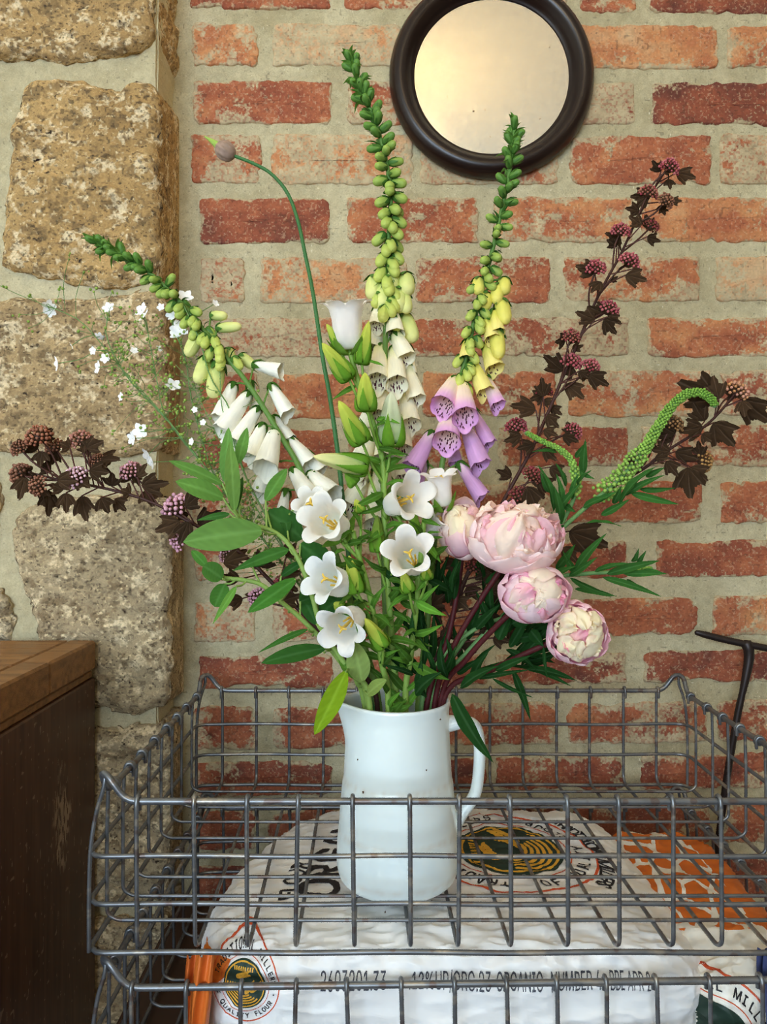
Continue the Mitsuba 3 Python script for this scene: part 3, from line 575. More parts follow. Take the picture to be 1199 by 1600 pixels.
stamp_emblem(t, .110, lambda v: np.c_[-v[:, 1], v[:, 0]] * [1, .95] + np.array([.160, -.252]), B1.top)
v, f = ring_text('TRADITIONAL MILLERS', .128, .017, 40, -40); stamp(t, 'printed_lettering', (v * [.95, 1] + [.155, -.252], f), B1.top, (26, 26, 30), .0007, 'black lettering round the end of the bag')
for txt, h, x in (('ORGANIC', .044, -.050), ('FLOUR', .020, -.094)):
    v, f = letters(txt, h, 1.0, True); v = np.c_[-v[:, 1], v[:, 0] * .95] + [x + (.0 if h > .03 else .0), -.370]
    stamp(t, 'printed_lettering', (v, f), B1.top, (24, 24, 28), .0007, 'large black lettering running away from the front')
# folded orange end of that bag
rs = np.random.default_rng(5)
def fold(pts, r, ncol, name, lab, wid):
    """A folded tongue of paper: a pleated strip along the points."""
    p = spl(pts, 26); u = np.linspace(-1, 1, 17); V = []
    for i, q in enumerate(p):
        k = i / 25; s_ = wid * (1 - .3 * abs(k - .4)); V.append(np.stack([q[0] + s_ * u, q[1] + r * np.sin(u * 5.2 + k * 2) - .006 * (1 - u * u), np.full(17, q[2]) + .002 * np.sin(u * 9 + k * 7)], 1))
    V = np.vstack(V); f = gridfaces(26, 17); part(t, name, (V, f), 'm_paper', True, col=vcol(len(V), ncol, .12, 6, V, 60), label=lab)
fold([P(322, 1484, .735), P(318, 1520, .730), P(314, 1560, .730), P(310, 1610, .735), P(306, 1660, .74)], .0045, (206, 106, 40), 'folded_end', 'glossy orange folded paper end', .0105)
fold([P(303, 1487, .752), P(300, 1530, .748), P(300, 1580, .748), P(300, 1640, .75)], .004, (190, 92, 34), 'folded_end', 'glossy orange folded paper end', .008)
pl = flat(sg.Polygon([(-.182, -.012), (-.150, -.012), (-.154, -.026), (-.164, -.036), (-.182, -.044)]))
stamp(t, 'orange_corner', (pl[0] + [0, B1.c[2] + .0705], pl[1]), B1.front, (214, 116, 44), .0004, 'orange corner of the bag')
# the bag at the right
def warp2(w):
    w = w.copy(); k = meshkit.noise(w * 22 + 4, 3); w[:, 2] += .014 * (k - .5); return w
B2 = Bag((.372, -.288, ZB2 + .068), (.0695, .170, .0665), 5, .0085, 33, warp2)
t = thing('flour_bag', 'crumpled orange and white flour bag slumped at the right of the lower basket', 'bag')
v, f = B2.mesh(90); q = (v - B2.c) / B2.h
part(t, 'sack', (v, f), 'm_orange_paper', True, uv=np.stack([q[:, 0] * .5 + .5, q[:, 1] * .5 + .55 + .12 * q[:, 2]], 1))
for k, (vv, ff) in emblem(.062).items():
    vv = vv + np.array([.318, B2.c[2] - .005])
    if k in ('green', 'orange', 'black', 'black2'): stamp(t, 'printed_lettering' if 'black' in k else 'printed_emblem', (vv, ff), B2.front, INK[k], OFF[k])
# blue cloth at the edge
t = thing('blue_cloth', 'folded dark blue cloth tucked behind the wires at the right edge', 'cloth')
V = []
for i, k in enumerate(np.linspace(0, 1, 24)):
    u = np.linspace(-1, 1, 21); V.append(np.stack([.392 + .028 * u, -.462 - .006 * np.cos(u * 7) + .004 * np.sin(k * 9), np.full(21, ZB2 + .001 + .150 * k) + .004 * np.sin(u * 4)], 1))
V = np.vstack(V); V2 = V + [0, .012, 0]; f = gridfaces(24, 21)
part(t, 'fold', join((V, f), (V2, f[:, ::-1])), 'm_plant', True, col=vcol(2 * len(V), (58, 66, 104), .3, 6, np.vstack([V, V2]), 160))
# ------------------------------------------------------------------ plant builders
CAM = np.array([0, -DW, ZC])
def path_px(pts, d0, d1, n=60, tail=None):
    """A stem: pixels of the photograph from the jug upward, the distance running from d0 to d1 along it."""
    k = np.r_[0, np.cumsum([math.dist(pts[i], pts[i + 1]) for i in range(len(pts) - 1)])]; k = k / k[-1]
    q = [P(x, y, d0 + (d1 - d0) * s) for (x, y), s in zip(pts, k)]
    if tail is not None: q = [np.array(tail)] + q
    return spl(q, n)
def in_jug(dx=0.0, dy=0.0, z=.05): return (JX + dx, JY + dy, JZ + z)
def stem(t, pts, r0, r1, c, name='stem', k=8, label=None, c2=None):
    v, f = tube(pts, np.linspace(r0, r1, len(pts)), k); n = len(pts)
    col = vcol(len(v), c, .12, 4, v, 90)
    if c2 is not None:
        s = np.r_[np.repeat(np.linspace(0, 1, n), k), 0, 1][:, None]; col = col * (1 - s) + vcol(len(v), c2, .12, 4, v, 90) * s
    return part(t, name, (v, f), 'm_plant', True, col=col, label=label)
def leaf_mesh(b, t, w, hint, bend=.1, fold=.25, shape='lance', n=15, m=9, wave=.0, seed=0, twist=0.0):
    b, t = np.asarray(b, float), np.asarray(t, float); L = np.linalg.norm(t - b); z = (t - b) / L
    nn, sd, _ = frame(z, np.asarray(hint, float)); s = np.linspace(0, 1, n); u = np.linspace(-1, 1, m)
    if shape == 'lance': f = np.sin(np.pi * s**.72)**.85 * (1 - .25 * s)
    elif shape == 'ellip': f = np.sin(np.pi * np.clip(s * .96 + .03, 0, 1)**.9)**.75
    elif shape == 'round': f = np.sqrt(np.clip(1 - (2 * s - 1)**2, 0, 1))
    elif shape == 'obov': f = np.sin(np.pi * s**1.25)**.8
    else: f = np.sin(np.pi * s)**.9
    f = f + .02; f[-1] = .02
    S, U = np.meshgrid(s, u, indexing='ij'); Fw = np.interp(S, s, f)
    ph = seed * 1.7
    hgt = bend * L * np.sin(np.pi * S) + fold * np.abs(U) * w / 2 * Fw + wave * w * np.sin(S * 17 + ph + 2 * np.sign(U)) * np.abs(U)**1.5
    tw = twist * (S - .5); X = U * w / 2 * Fw
    v = b + S[..., None] * (t - b) + (X * np.cos(tw))[..., None] * sd + (hgt + X * np.sin(tw))[..., None] * nn
    return v.reshape(-1, 3), gridfaces(n, m), S.ravel(), U.ravel()
def leaf(t, b, tip, w, c, hint=None, name='leaf', bend=.08, fold=.3, shape='lance', wave=0.0, vein=1.25, label=None, twist=0.0, c2=None, seed=None):
    seed = int(rng.integers(1e6)) if seed is None else seed
    if hint is None: hint = nrm(CAM - np.asarray(b)) + rng.normal(0, .35, 3) + [0, 0, .35]
    v, f, S, U = leaf_mesh(b, tip, w, hint, bend, fold, shape, wave=wave, seed=seed % 97, twist=twist)
    col = vcol(len(v), np.asarray(c) * rng.uniform(.9, 1.1), .12, seed % 50, v, 130)
    if c2 is not None: k = np.clip(S * 1.2 - .1, 0, 1)[:, None] * meshkit.noise(v * 90)[:, None]; col = col * (1 - k) + lin(c2) * k
    mid = (np.abs(U) < .13)[:, None]; col = np.where(mid, np.clip(col * vein + .015, 0, 1), col * (1 + .07 * np.sin(S * 40 - np.abs(U) * 9))[:, None])
    return part(t, name, (v, f), 'm_leaf', True, col=np.clip(col, 0, 1), label=label)
def lobed(t, b, tip, w, c, hint=None, seed=0, name='leaf'):
    """A ninebark leaf: three to five toothed lobes, veins folded in."""
    b, tip = np.asarray(b, float), np.asarray(tip, float); L = np.linalg.norm(tip - b); z = (tip - b) / L
    if hint is None: hint = nrm(CAM - b) + rng.normal(0, .45, 3)
    nn, sd, _ = frame(z, np.asarray(hint, float)); th = np.linspace(-1.25, 1.25, 45); rr = np.linspace(0, 1, 10)
    kw = w / L
    out = np.full(len(th), .70)
    for a, l, wd in ((0, 1.0, .46), (-.74, .86, .34), (.74, .86, .34)): out = np.maximum(out, l * np.exp(-((th - a) / wd)**2 * .9))
    out = out * (1 + .035 * np.sin(th * 41 + seed)); out *= np.clip((1.3 - np.abs(th)) / .5, 0, 1)**.6
    R, A = np.meshgrid(rr, th, indexing='ij'); O = np.broadcast_to(out, R.shape) * R
    X = L * O * np.cos(A) ; Y = L * O * np.sin(A) * max(kw, .72) * 1.05
    h = L * (.07 * O * np.abs(np.sin(A * 5)) * 1.0 - .16 * O**2 + .10 * np.abs(Y) / L + .015 * np.sin(R * 14 + A * 7))
    v = b + X[..., None] * z + Y[..., None] * sd + h[..., None] * nn
    v = v.reshape(-1, 3); A = A.ravel(); R = R.ravel()
    col = vcol(len(v), np.asarray(c) * rng.uniform(.85, 1.15), .18, seed, v, 110)
    vein = np.min([np.abs(A - a) for a in (0, -.62, .62, -1.1, 1.1)], axis=0) < .035
    col[vein] = np.clip(col[vein] * 1.7 + .012, 0, 1)
    return part(t, name, (v, gridfaces(len(rr), len(th))), 'm_leaf', True, col=col)
def lobes(prof, nl, depth, n=60, m=22, power=.8, ridge=0.0, lip=0.0, lipr=0.0, point=False):
    """A turned flower of unit length along z, its rim cut into nl lobes; +x is its lower lip."""
    pr = np.asarray(prof, float); s = np.r_[0, np.cumsum(np.linalg.norm(np.diff(pr, axis=0), axis=1))]; s /= s[-1]
    sm = spl(np.c_[pr, pr[:, 0] * 0], 60)[:, :2]
    th = np.linspace(0, 2 * np.pi, n + 1); tt = np.linspace(0, 1, m)**.85
    x = np.abs((nl * th / (2 * np.pi)) % 1 - .5) * 2
    c = x if point else np.abs(np.cos(nl * th / 2))**power
    tm = 1 - depth * (1 - c); S = tt[:, None] * tm[None]
    u = np.linspace(0, 1, 60); r = np.interp(S, u, sm[:, 0]); z = np.interp(S, u, sm[:, 1])
    r = r * (1 + ridge * np.cos(nl * th)[None]); k = np.maximum(np.cos(th), 0)[None]**2 * S**3
    r = r * (1 + lipr * k); z = z + lip * k
    v = np.stack([r * np.cos(th)[None], r * np.sin(th)[None], z], -1).reshape(-1, 3)
    uv = np.stack([np.broadcast_to(th / (2 * np.pi) * .9998, S.shape), S], -1).reshape(-1, 2)
    return v, gridfaces(m, n + 1)[:, ::-1], uv
def at(v, o, z, hint, L, R=None):
    x, y, z = frame(z, np.asarray(hint, float)); R = L if R is None else R
    return o + v[:, :1] * x * R + v[:, 1:2] * y * R + v[:, 2:] * z * L
SPHERE1 = trimesh.creation.icosphere(1, 1.0)
def blobs(pts, r, stretch=None):
    n = len(pts); v0, f0 = np.array(SPHERE1.vertices), np.array(SPHERE1.faces); r = np.broadcast_to(r, (n,))
    V = (v0[None] * r[:, None, None]) if stretch is None else (v0[None] * r[:, None, None] + stretch[:, None, :] * (v0 @ np.array([0, 0, 1.0]))[None, :, None] * 0)
    V = V + np.asarray(pts)[:, None]; Fs = f0[None] + (np.arange(n) * len(v0))[:, None, None]
    return V.reshape(-1, 3), Fs.reshape(-1, 3)

# ------------------------------------------------------------------ foxgloves
FOX = [(.0, .0), (.14, .02), (.215, .09), (.25, .25), (.295, .45), (.335, .65), (.355, .82), (.375, .93), (.405, .985)]
FOXV, FOXF, FOXUV = lobes(FOX, 5, .055, 48, 26, .8, .015, .16, .16)
FOXI = FOXV * [.955, .955, 1.0] + [0, 0, .012]; FOXI[:, 2] = np.minimum(FOXI[:, 2], FOXV[:, 2] - .0002)
CAL = [(.0, -.05), (.45, -.02), (.75, .22), (.95, .6), (1.15, 1.0)]
CALV, CALF, _ = lobes(CAL, 5, .62, 40, 9, point=True)
def fox_bell(t, b, m, w, kind, cam=.35):
    """One bell from its base pixel and mouth pixel; w = mouth width in pixels; cam = how far its mouth turns to the viewer."""
    (bx, by, d), (mx, my) = b, m; g = 1.25 if kind == 2 else 1.12; w *= g; o = P(bx, by, d); e = o + (P(mx, my, d) - o) * g; L0 = np.linalg.norm(e - o); e = e + np.array([0, -cam * L0, 0]); L = np.linalg.norm(e - o)
    z = nrm(e - o); R = w / F * d / .84; hint = np.array([.001, .25, -1.0])
    if kind == 2 and w < 24: fox_bud(t, o, z, L * 1.05, w / F * d * .5, (196, 196, 80), (234, 220, 110), .36); return o
    if kind == 4: fox_bud(t, o, z, L * 1.08, w / F * d * .5, (172, 190, 92), (232, 228, 150), .34); return o
    vo = at(FOXV, o, z, hint, L, R); vi = at(FOXI, o, z, hint, L, R); n = len(vo)
    uv = np.vstack([FOXUV + [kind, 0], FOXUV + [kind + 10, 0]])
    fl = part(t, 'bell', (np.vstack([vo, vi]), np.vstack([FOXF, FOXF[:, ::-1] + n])), 'm_foxglove', True, uv=uv)
    cv = at(CALV, o - z * .002, z, rng.normal(0, 1, 3), min(.0125, L * .38), .0080 * min(1, w / 30 + .25)); part(fl, 'calyx', (cv, CALF), 'm_leaf', True, col=vcol(len(cv), (72, 112, 44), .15, 3, cv, 200))
    return o
BUD = [(.0, .0), (.30, .03), (.42, .2), (.44, .5), (.38, .8), (.22, .96), (.02, 1.0)]
BUDV, BUDF, BUDUV = lobes(BUD, 5, .0, 16, 12, ridge=.03)
def fox_bud(t, o, z, L, R, c0, c1, cup):
    v = at(BUDV, o, z, rng.normal(0, 1, 3), L, R * 2.25); s = BUDUV[:, 1:2]; col = vcol(len(v), c0, .08, 3, v, 200) * (1 - s) + vcol(len(v), c1, .08, 3, v, 200) * s
    cv = at(CALV, o - z * L * .05, z, rng.normal(0, 1, 3), L * cup, R * 1.2); cc = vcol(len(cv), (70, 112, 42), .15, 3, cv, 200)
    f = np.vstack([BUDF, CALF + len(v)]); part(t, 'bud', (np.vstack([v, cv]), f), 'm_plant', True, col=np.vstack([col, cc]))
def foxglove(label, pts, d0, d1, bells, buds, tail, side, r=(.0042, .0021), tipn=26):
    t = thing('foxglove', label, 'flower', 'foxglove spikes in the jug'); q = path_px(pts, d0, d1, 140, tail); stem(t, q, r[0], r[1], (112, 142, 66), c2=(84, 124, 54), k=10)
    for b in bells:
        dd = d0 + (d1 - d0) * .6 if len(b) < 8 else b[7]
        o = fox_bell(t, (b[0], b[1], b[6] if len(b) > 6 else d1), (b[2], b[3]), b[4], b[5], b[7] if len(b) > 7 else .35)
        i = np.argmin(np.linalg.norm(q - o, axis=1)); a = q[max(i - 3, 0)]
        part(t, 'pedicel', tube(spl([a, (a + o) / 2 + [0, 0, .002], o], 6), .0011, 6), 'm_plant', True, col=np.tile(lin((96, 132, 56)), (6 * 6 + 2, 1)))
    # buds: s0..s1 = stretch of the stem (0 root, 1 tip), size from big to small
    n = buds['n']; 
    for i in range(n):
        k = i / (n - 1); s = buds['s0'] + (buds['s1'] - buds['s0']) * k**.92; x = s * (len(q) - 1); j = int(min(x, len(q) - 2)); p = q[j] + (q[j + 1] - q[j]) * (x - j); tg = nrm(q[j + 1] - q[j])
        az = i * 2.39996; a = np.array([math.cos(az), -abs(math.sin(az)) * 1.1 if i % 4 else math.sin(az), 0]) + np.array([side * .55 * (1 - k), 0, 0])
        a = nrm(a - tg * np.dot(a, tg)); sz = buds['big'] * (1 - k)**1.1 + buds['small'] * (1 - (1 - k)**1.1)
        z = nrm(a * (.75 + .3 * k) + tg * (1.2 * k - .15) + np.array([0, 0, -1.35 * (1 - k)])); o = p + a * (.0045 * (1 - k) + .0012)
        c1 = np.array((214, 216, 110)) * (1 - k) + np.array((98, 140, 56)) * k; c1 = c1 if k < .62 else np.array((92, 134, 54)); c0 = np.array((150, 174, 74)) * (1 - k) + np.array((70, 112, 44)) * k
        fox_bud(t, o, z, sz * 1.22, sz * (.41 if k < .5 else .36), c0, c1, .45 + .45 * k)
        if k > .80:
            for h in range(3): leaf(t, p, p + nrm(a + rng.normal(0, .6, 3) + tg * (.5 + .9 * (k - .8) / .2)) * .021 * (1.40 - .55 * k), .0068, (104, 148, 64), hint=tg, name='bract', bend=.2)
        if i % 2 == 0 or k > .6: leaf(t, p + a * .001, p + a * (.015 - .005 * k) + tg * (.003 if k < .6 else .007) + rng.normal(0, .003, 3), .0044, (66, 104, 44), hint=tg, name='bract', bend=.15)
    return t
c_d = .865
bl = [(612, 424, 612, 452, 24, 4), (634, 430, 637, 458, 24, 4), (586, 434, 582, 464, 22, 4), (598, 447, 597, 480, 27, 4), (620, 453, 624, 484, 26, 4), (630, 458, 636, 486, 20, 4),
 (594, 476, 589, 510, 26, 0), (614, 484, 618, 522, 30, 0), (630, 492, 644, 530, 26, 4, .875), (592, 508, 586, 545, 27, 0, .875), (618, 520, 634, 560, 32, 0), (636, 540, 641, 585, 22, 0, .88),
 (594, 540, 591, 598, 33, 0, c_d, .75), (616, 544, 620, 602, 33, 0, c_d, .75), (634, 566, 650, 622, 30, 0, .87, .3), (598, 600, 594, 652, 32, 0, .865, .7), (634, 612, 640, 662, 34, 0, .872, .55),
 (590, 620, 572, 668, 30, 0, .885, .3), (626, 640, 628, 700, 34, 0, .88, .5), (606, 650, 602, 712, 34, 0, .872, .4), (588, 668, 562, 726, 34, 0, .885, .5), (622, 680, 634, 740, 32, 0, .89, .3), (584, 690, 560, 742, 34, 0, .89, .6),
 (600, 700, 596, 766, 34, 0, .885, .3), (588, 745, 590, 812, 36, 0, .88, .8), (604, 745, 622, 800, 34, 0, .885, .4), (578, 735, 548, 786, 34, 0, .89, .4)]
foxglove('tallest foxglove spike in the centre, cream bells with dark spots', [(618, 1098), (606, 1000), (600, 860), (600, 740), (601, 620), (603, 520), (605, 440), (608, 370), (611, 300), (601, 238), (585, 185), (565, 140), (548, 92)], .845, .86,
         bl, dict(n=62, s0=.66, s1=.995, big=.0165, small=.0112), in_jug(.0, .01), 1.0)
bl = [(748, 436, 748, 456, 16, 2), (778, 446, 776, 470, 17, 2), (788, 436, 788, 456, 17, 2), (760, 460, 757, 480, 18, 2), (783, 470, 788, 500, 19, 2), (772, 486, 776, 516, 21, 2), (760, 498, 767, 526, 21, 2), (776, 516, 778, 552, 19, 2), (760, 538, 770, 572, 27, 2, .86, .4), (731, 534, 728, 562, 23, 2, .855, .6),
 (736, 562, 753, 606, 25, 2, .855, .35), (758, 588, 775, 632, 25, 1, .86, .4), (712, 592, 690, 636, 36, 1, .85, .85), (722, 600, 723, 652, 38, 1, .845, .85), (704, 646, 696, 688, 42, 1, .845, .8), (738, 640, 762, 690, 24, 3, .86, .2), (727, 664, 748, 722, 33, 3, .85, .3), (718, 724, 750, 772, 27, 3, .85, .15), (676, 676, 646, 728, 32, 3, .85, .35), (664, 720, 646, 764, 28, 3, .86, .2), (708, 690, 712, 720, 22, 3, .875, .1)]
foxglove('foxglove spike on the right with yellow buds above pink spotted bells', [(655, 1100), (668, 980), (680, 840), (691, 730), (703, 680), (716, 620), (728, 560), (740, 510), (752, 455), (768, 400), (782, 340), (795, 280), (801, 235), (805, 196)], .84, .85,
         bl, dict(n=50, s0=.63, s1=.995, big=.0125, small=.0112), in_jug(.02, .005), .9)
bl = [(330, 493, 352, 494, 14, 4, .86, .1), (340, 513, 372, 511, 15, 4, .86, .1), (312, 522, 298, 552, 20, 4, .86, .2), (325, 560, 314, 594, 22, 4, .86, .3), (342, 568, 336, 614, 24, 4, .86, .2), (356, 545, 362, 566, 18, 4, .87, .1), (376, 556, 396, 572, 16, 4, .87, .1), (398, 570, 437, 580, 24, 5, .86, .2), (424, 602, 450, 644, 26, 5, .86, .2), (366, 600, 350, 652, 30, 5, .865, .3), (390, 614, 356, 672, 32, 5, .86, .4), (404, 638, 376, 690, 30, 5, .86, .45),
 (412, 664, 396, 712, 28, 5, .855, .5), (430, 674, 422, 728, 38, 5, .85, .7), (428, 652, 452, 686, 24, 5, .87, .2), (450, 684, 482, 722, 30, 5, .865, .2), (424, 724, 408, 768, 28, 5, .86, .3), (458, 734, 492, 784, 34, 5, .85, .5), (448, 766, 440, 812, 22, 5, .87, .2), (484, 740, 520, 772, 36, 5, .86, .6), (476, 706, 500, 735, 26, 5, .875, .2), (500, 770, 528, 812, 32, 5, .87, .3), (476, 776, 462, 815, 28, 5, .875, .2), (392, 598, 402, 640, 22, 5, .88, .1), (410, 690, 420, 738, 24, 5, .88, .2)]
foxglove('foxglove spike arching to the left with plain white bells', [(592, 1100), (560, 980), (520, 850), (490, 780), (465, 724), (440, 682), (412, 636), (381, 590), (350, 553), (318, 515), (284, 474), (250, 440), (215, 412), (182, 394), (148, 376)], .835, .86,
         bl, dict(n=42, s0=.73, s1=.995, big=.0135, small=.011), in_jug(-.015, .005), -.4)

# ------------------------------------------------------------------ canterbury bells
CB = [(.0, 0), (.34, .005), (.53, .07), (.61, .25), (.635, .48), (.665, .68), (.73, .81), (.88, .90), (1.04, .945), (1.16, .932)]
CBV, CBF, CBUV = lobes(CB, 5, .23, 80, 28, .85, .03)
CCAL = [(.0, -.06), (.40, -.04), (.68, .12), (.86, .5), (1.1, 1.0)]
CCV, CCF, _ = lobes(CCAL, 5, .78, 50, 10, point=True, ridge=.05)
CBC = [(.0, -.06), (.46, -.03), (.60, .12), (.61, .4), (.53, .75), (.46, 1.0)]
CBCV, CBCF, _ = lobes(CBC, 5, .72, 50, 12, point=True, ridge=.08)
CBUD = [(.0, .0), (.42, .02), (.56, .12), (.52, .35), (.40, .62), (.24, .86), (.03, 1.0)]
CBV2, CBF2, CBUV2 = lobes(CBUD, 5, 0, 30, 16, ridge=.10)
def cup(t, b, m, R, db, dm, tint=(250, 247, 240), spin=0.0):
    o, e = P(*b, db), P(*m, dm); z = nrm(e - o); L = np.linalg.norm(e - o); R = R / F * dm; h = np.array([math.cos(spin), .3, math.sin(spin)])
    v = at(CBV, o, z, h, L, R); s = CBUV[:, 1:2]; col = vcol(len(v), (222, 228, 196), .03, 3, v, 90) * (1 - np.clip(s * 2.2, 0, 1)) + vcol(len(v), tint, .03, 3, v, 90) * np.clip(s * 2.2, 0, 1)
    v = v + (meshkit.fbm(v * 70, 2, 4)[:, None] - .5) * .0016
    fl = part(t, 'bell', (v, CBF), 'm_petal', True, col=col)
    cv = at(CCV, o - z * .005, z, h, .018, max(.016, R * .88)); part(fl, 'calyx', (cv, CCF), 'm_leaf', True, col=vcol(len(cv), (112, 150, 56), .15, 3, cv, 200))
    x, y, _ = frame(z, h); tip = o + z * L * .74; ms = [tube([o, (o + tip) / 2, tip], [.0011, .0011, .0013], 7)]
    for k in range(3): a = k * 2.094 + spin; ms.append(tube(spl([tip - z * .001, tip + z * .003 + (x * math.cos(a) + y * math.sin(a)) * .0022, tip + z * .003 + (x * math.cos(a) + y * math.sin(a)) * .0055], 6), [.0012, .0013, .0013, .0012, .001, .0006], 6))
    for k in range(5): a = k * 1.2566 + .4; q = o + z * L * .1; ms.append(tube([q + (x * math.cos(a) + y * math.sin(a)) * .002, q + z * L * .35 + (x * math.cos(a) + y * math.sin(a)) * .005], [.0009, .0011], 5))
    mm = join(*ms); part(fl, 'style', mm, 'm_plant', True, col=vcol(len(mm[0]), (226, 190, 84), .1, 3, mm[0], 300), label='yellow style and stamens')
    return o
def cbud(t, b, m, w, d, c1=(206, 214, 92), c0=(112, 156, 48), dd=0.0):
    o, e = P(*b, d), P(*m, d - dd); z = nrm(e - o); L = np.linalg.norm(e - o); R = w / F * d; h = rng.normal(0, 1, 3)
    v = at(CBV2, o, z, h, L, R * .92); s = np.clip(CBUV2[:, 1:2] * 1.25 - .1, 0, 1); col = vcol(len(v), c0, .1, 3, v, 200) * (1 - s) + vcol(len(v), c1, .08, 3, v, 200) * s
    bd = part(t, 'bud', (v, CBF2), 'm_leaf', True, col=np.clip(col, 0, 1)); cv = at(CBCV, o - z * L * .03, z, h, L * .60, R * 1.0)
    part(bd, 'calyx', (cv, CBCF), 'm_leaf', True, col=vcol(len(cv), (104, 150, 46), .15, 3, cv, 200)); return o
def link(t, q, o, r, c):
    """A side stalk from the nearest lower point of the stem q to o."""
    i = int(np.argmin(np.linalg.norm(q - o, axis=1))); a = q[max(i - 8, 0)]; m = (a + o) / 2 + np.array([0, 0, -.004]); p = spl([a, m, o], 10); v, f = tube(p, np.linspace(r * 1.2, r, 10), 7)
    part(t, 'stalk', (v, f), 'm_plant', True, col=vcol(len(v), c, .1, 3, v, 120))
GC = (124, 158, 64)
def campanula(label, pts, d0, d1, cups, buds, leaves, tail, r=(.0042, .0026)):
    t = thing('canterbury_bell', label, 'flower', 'canterbury bells in the jug'); q = path_px(pts, d0, d1, 90, tail); stem(t, q, r[0], r[1], (134, 160, 78), c2=GC, k=10)
    for c in cups: link(t, q, cup(t, *c), .0016, GC)
    for b in buds: link(t, q, cbud(t, *b), .0014, GC)
    rs = np.random.default_rng(len(leaves) + 40); leaves = list(leaves)
    for i in range(26):
        q_ = q[int(rs.uniform(30, 88))]; d = q_[1] + DW; bx, by = q_[0] / d * F + 600, HOR - (q_[2] - ZC) / d * F; a = rs.choice([-1, 1]) * rs.uniform(.5, 1.5); l = rs.uniform(28, 52)
        if by < 720: continue
        leaves.append((bx, by, bx + l * math.sin(a), by - l * math.cos(a), rs.uniform(9, 16), d, rs.uniform(-.03, .03)))
    for l in leaves:
        bx, by, tx, ty, w = l[:5]; d = l[5] if len(l) > 5 else d1; dd = l[6] if len(l) > 6 else -.012
        leaf(t, P(bx, by, d), P(tx, ty, d + dd), w / F * d, np.array((84, 128, 44)) * rng.uniform(.72, 1.15), shape='lance', bend=.16, fold=.35, wave=.07, vein=1.35)
    return t
lv = [(560, 571, 604, 574, 10), (557, 603, 518, 626, 9), (588, 656, 626, 662, 10), (545, 640, 538, 655, 7), (604, 738, 655, 733, 13), (600, 770, 549, 796, 14), (600, 790, 558, 803, 10), (590, 700, 640, 712, 10), (612, 655, 585, 668, 9), (604, 758, 646, 752, 9), (596, 722, 566, 712, 10), (585, 690, 560, 680, 9), (606, 800, 640, 812, 9), (600, 830, 572, 850, 12), (603, 850, 632, 866, 10), (606, 890, 566, 868, 11), (608, 905, 640, 915, 10)]
campanula('tallest canterbury bell stem with one white bell held upright and green buds', [(620, 1098), (614, 1010), (606, 900), (601, 800), (600, 735), (590, 680), (572, 630), (556, 580), (548, 552)], .815, .80,
  [((546, 546), (540, 466), 37, .805, .795, (252, 246, 240), .3), ((692, 790), (687, 735), 27, .80, .79, (252, 247, 240), .6)],
  [((545, 590), (504, 536), 26, .79), ((566, 566), (577, 502), 22, .795), ((530, 540), (511, 506), 15, .80), ((574, 640), (571, 582), 29, .78), ((566, 690), (530, 626), 29, .785), ((572, 728), (490, 713), 30, .79, (238, 232, 164)), ((612, 694), (612, 612), 38, .80, (232, 234, 200)), ((590, 860), (590, 805), 22, .80, (120, 140, 60)), ((556, 756), (540, 740), 18, .80, (120, 160, 60)), ((648, 832), (650, 800), 16, .79, (130, 170, 60))], lv, in_jug(0, -.02))
lv = [(601, 1001, 661, 1012, 15), (590, 990, 570, 1000, 10), (568, 900, 545, 880, 11), (575, 940, 548, 952, 12), (560, 920, 590, 935, 9), (556, 950, 560, 990, 10), (585, 960, 615, 985, 12), (555, 830, 530, 850, 12), (550, 800, 565, 830, 10), (545, 850, 575, 845, 12), (540, 860, 520, 870, 10)]
campanula('canterbury bell stem with three white cups in a column above the spout', [(608, 1100), (598, 1040), (588, 980), (576, 920), (562, 870), (552, 830)], .805, .785,
  [((532, 828), (500, 806), 39, .80, .762, (250, 246, 238), .2), ((540, 914), (499, 901), 37, .785, .752, (246, 247, 245), .9), ((556, 962), (529, 988), 38, .785, .745, (250, 247, 242), .1), ((500, 800), (482, 782), 26, .83, .80, (250, 247, 240), .7)],
  [((558, 924), (546, 868), 24, .775), ((600, 1010), (571, 966), 24, .765), ((535, 950), (522, 942), 18, .78), ((565, 800), (556, 780), 16, .79)], lv, in_jug(-.01, -.025))
lv = [(650, 940, 698, 962, 16), (672, 880, 702, 853, 20), (645, 1036, 703, 1062, 18), (660, 812, 690, 822, 10), (655, 800, 688, 790, 8), (640, 930, 606, 955, 12), (664, 850, 690, 880, 13), (668, 900, 650, 925, 12), (655, 985, 628, 1000, 12), (650, 1000, 672, 1020, 11), (668, 850, 694, 840, 10), (660, 880, 640, 905, 10)]
campanula('canterbury bell stem with white cups facing out beside the peonies', [(634, 1100), (642, 1030), (650, 960), (656, 900), (660, 850), (664, 810)], .81, .79,
  [((612, 790), (652, 774), 36, .81, .762, (250, 245, 236), .4), ((650, 884), (637, 858), 38, .795, .745, (252, 247, 240), .35), ((660, 845), (700, 800), 24, .83, .80, (250, 245, 238), .4)],
  [((640, 924), (630, 892), 20, .775), ((668, 905), (664, 880), 17, .78)], lv, in_jug(.012, -.025))
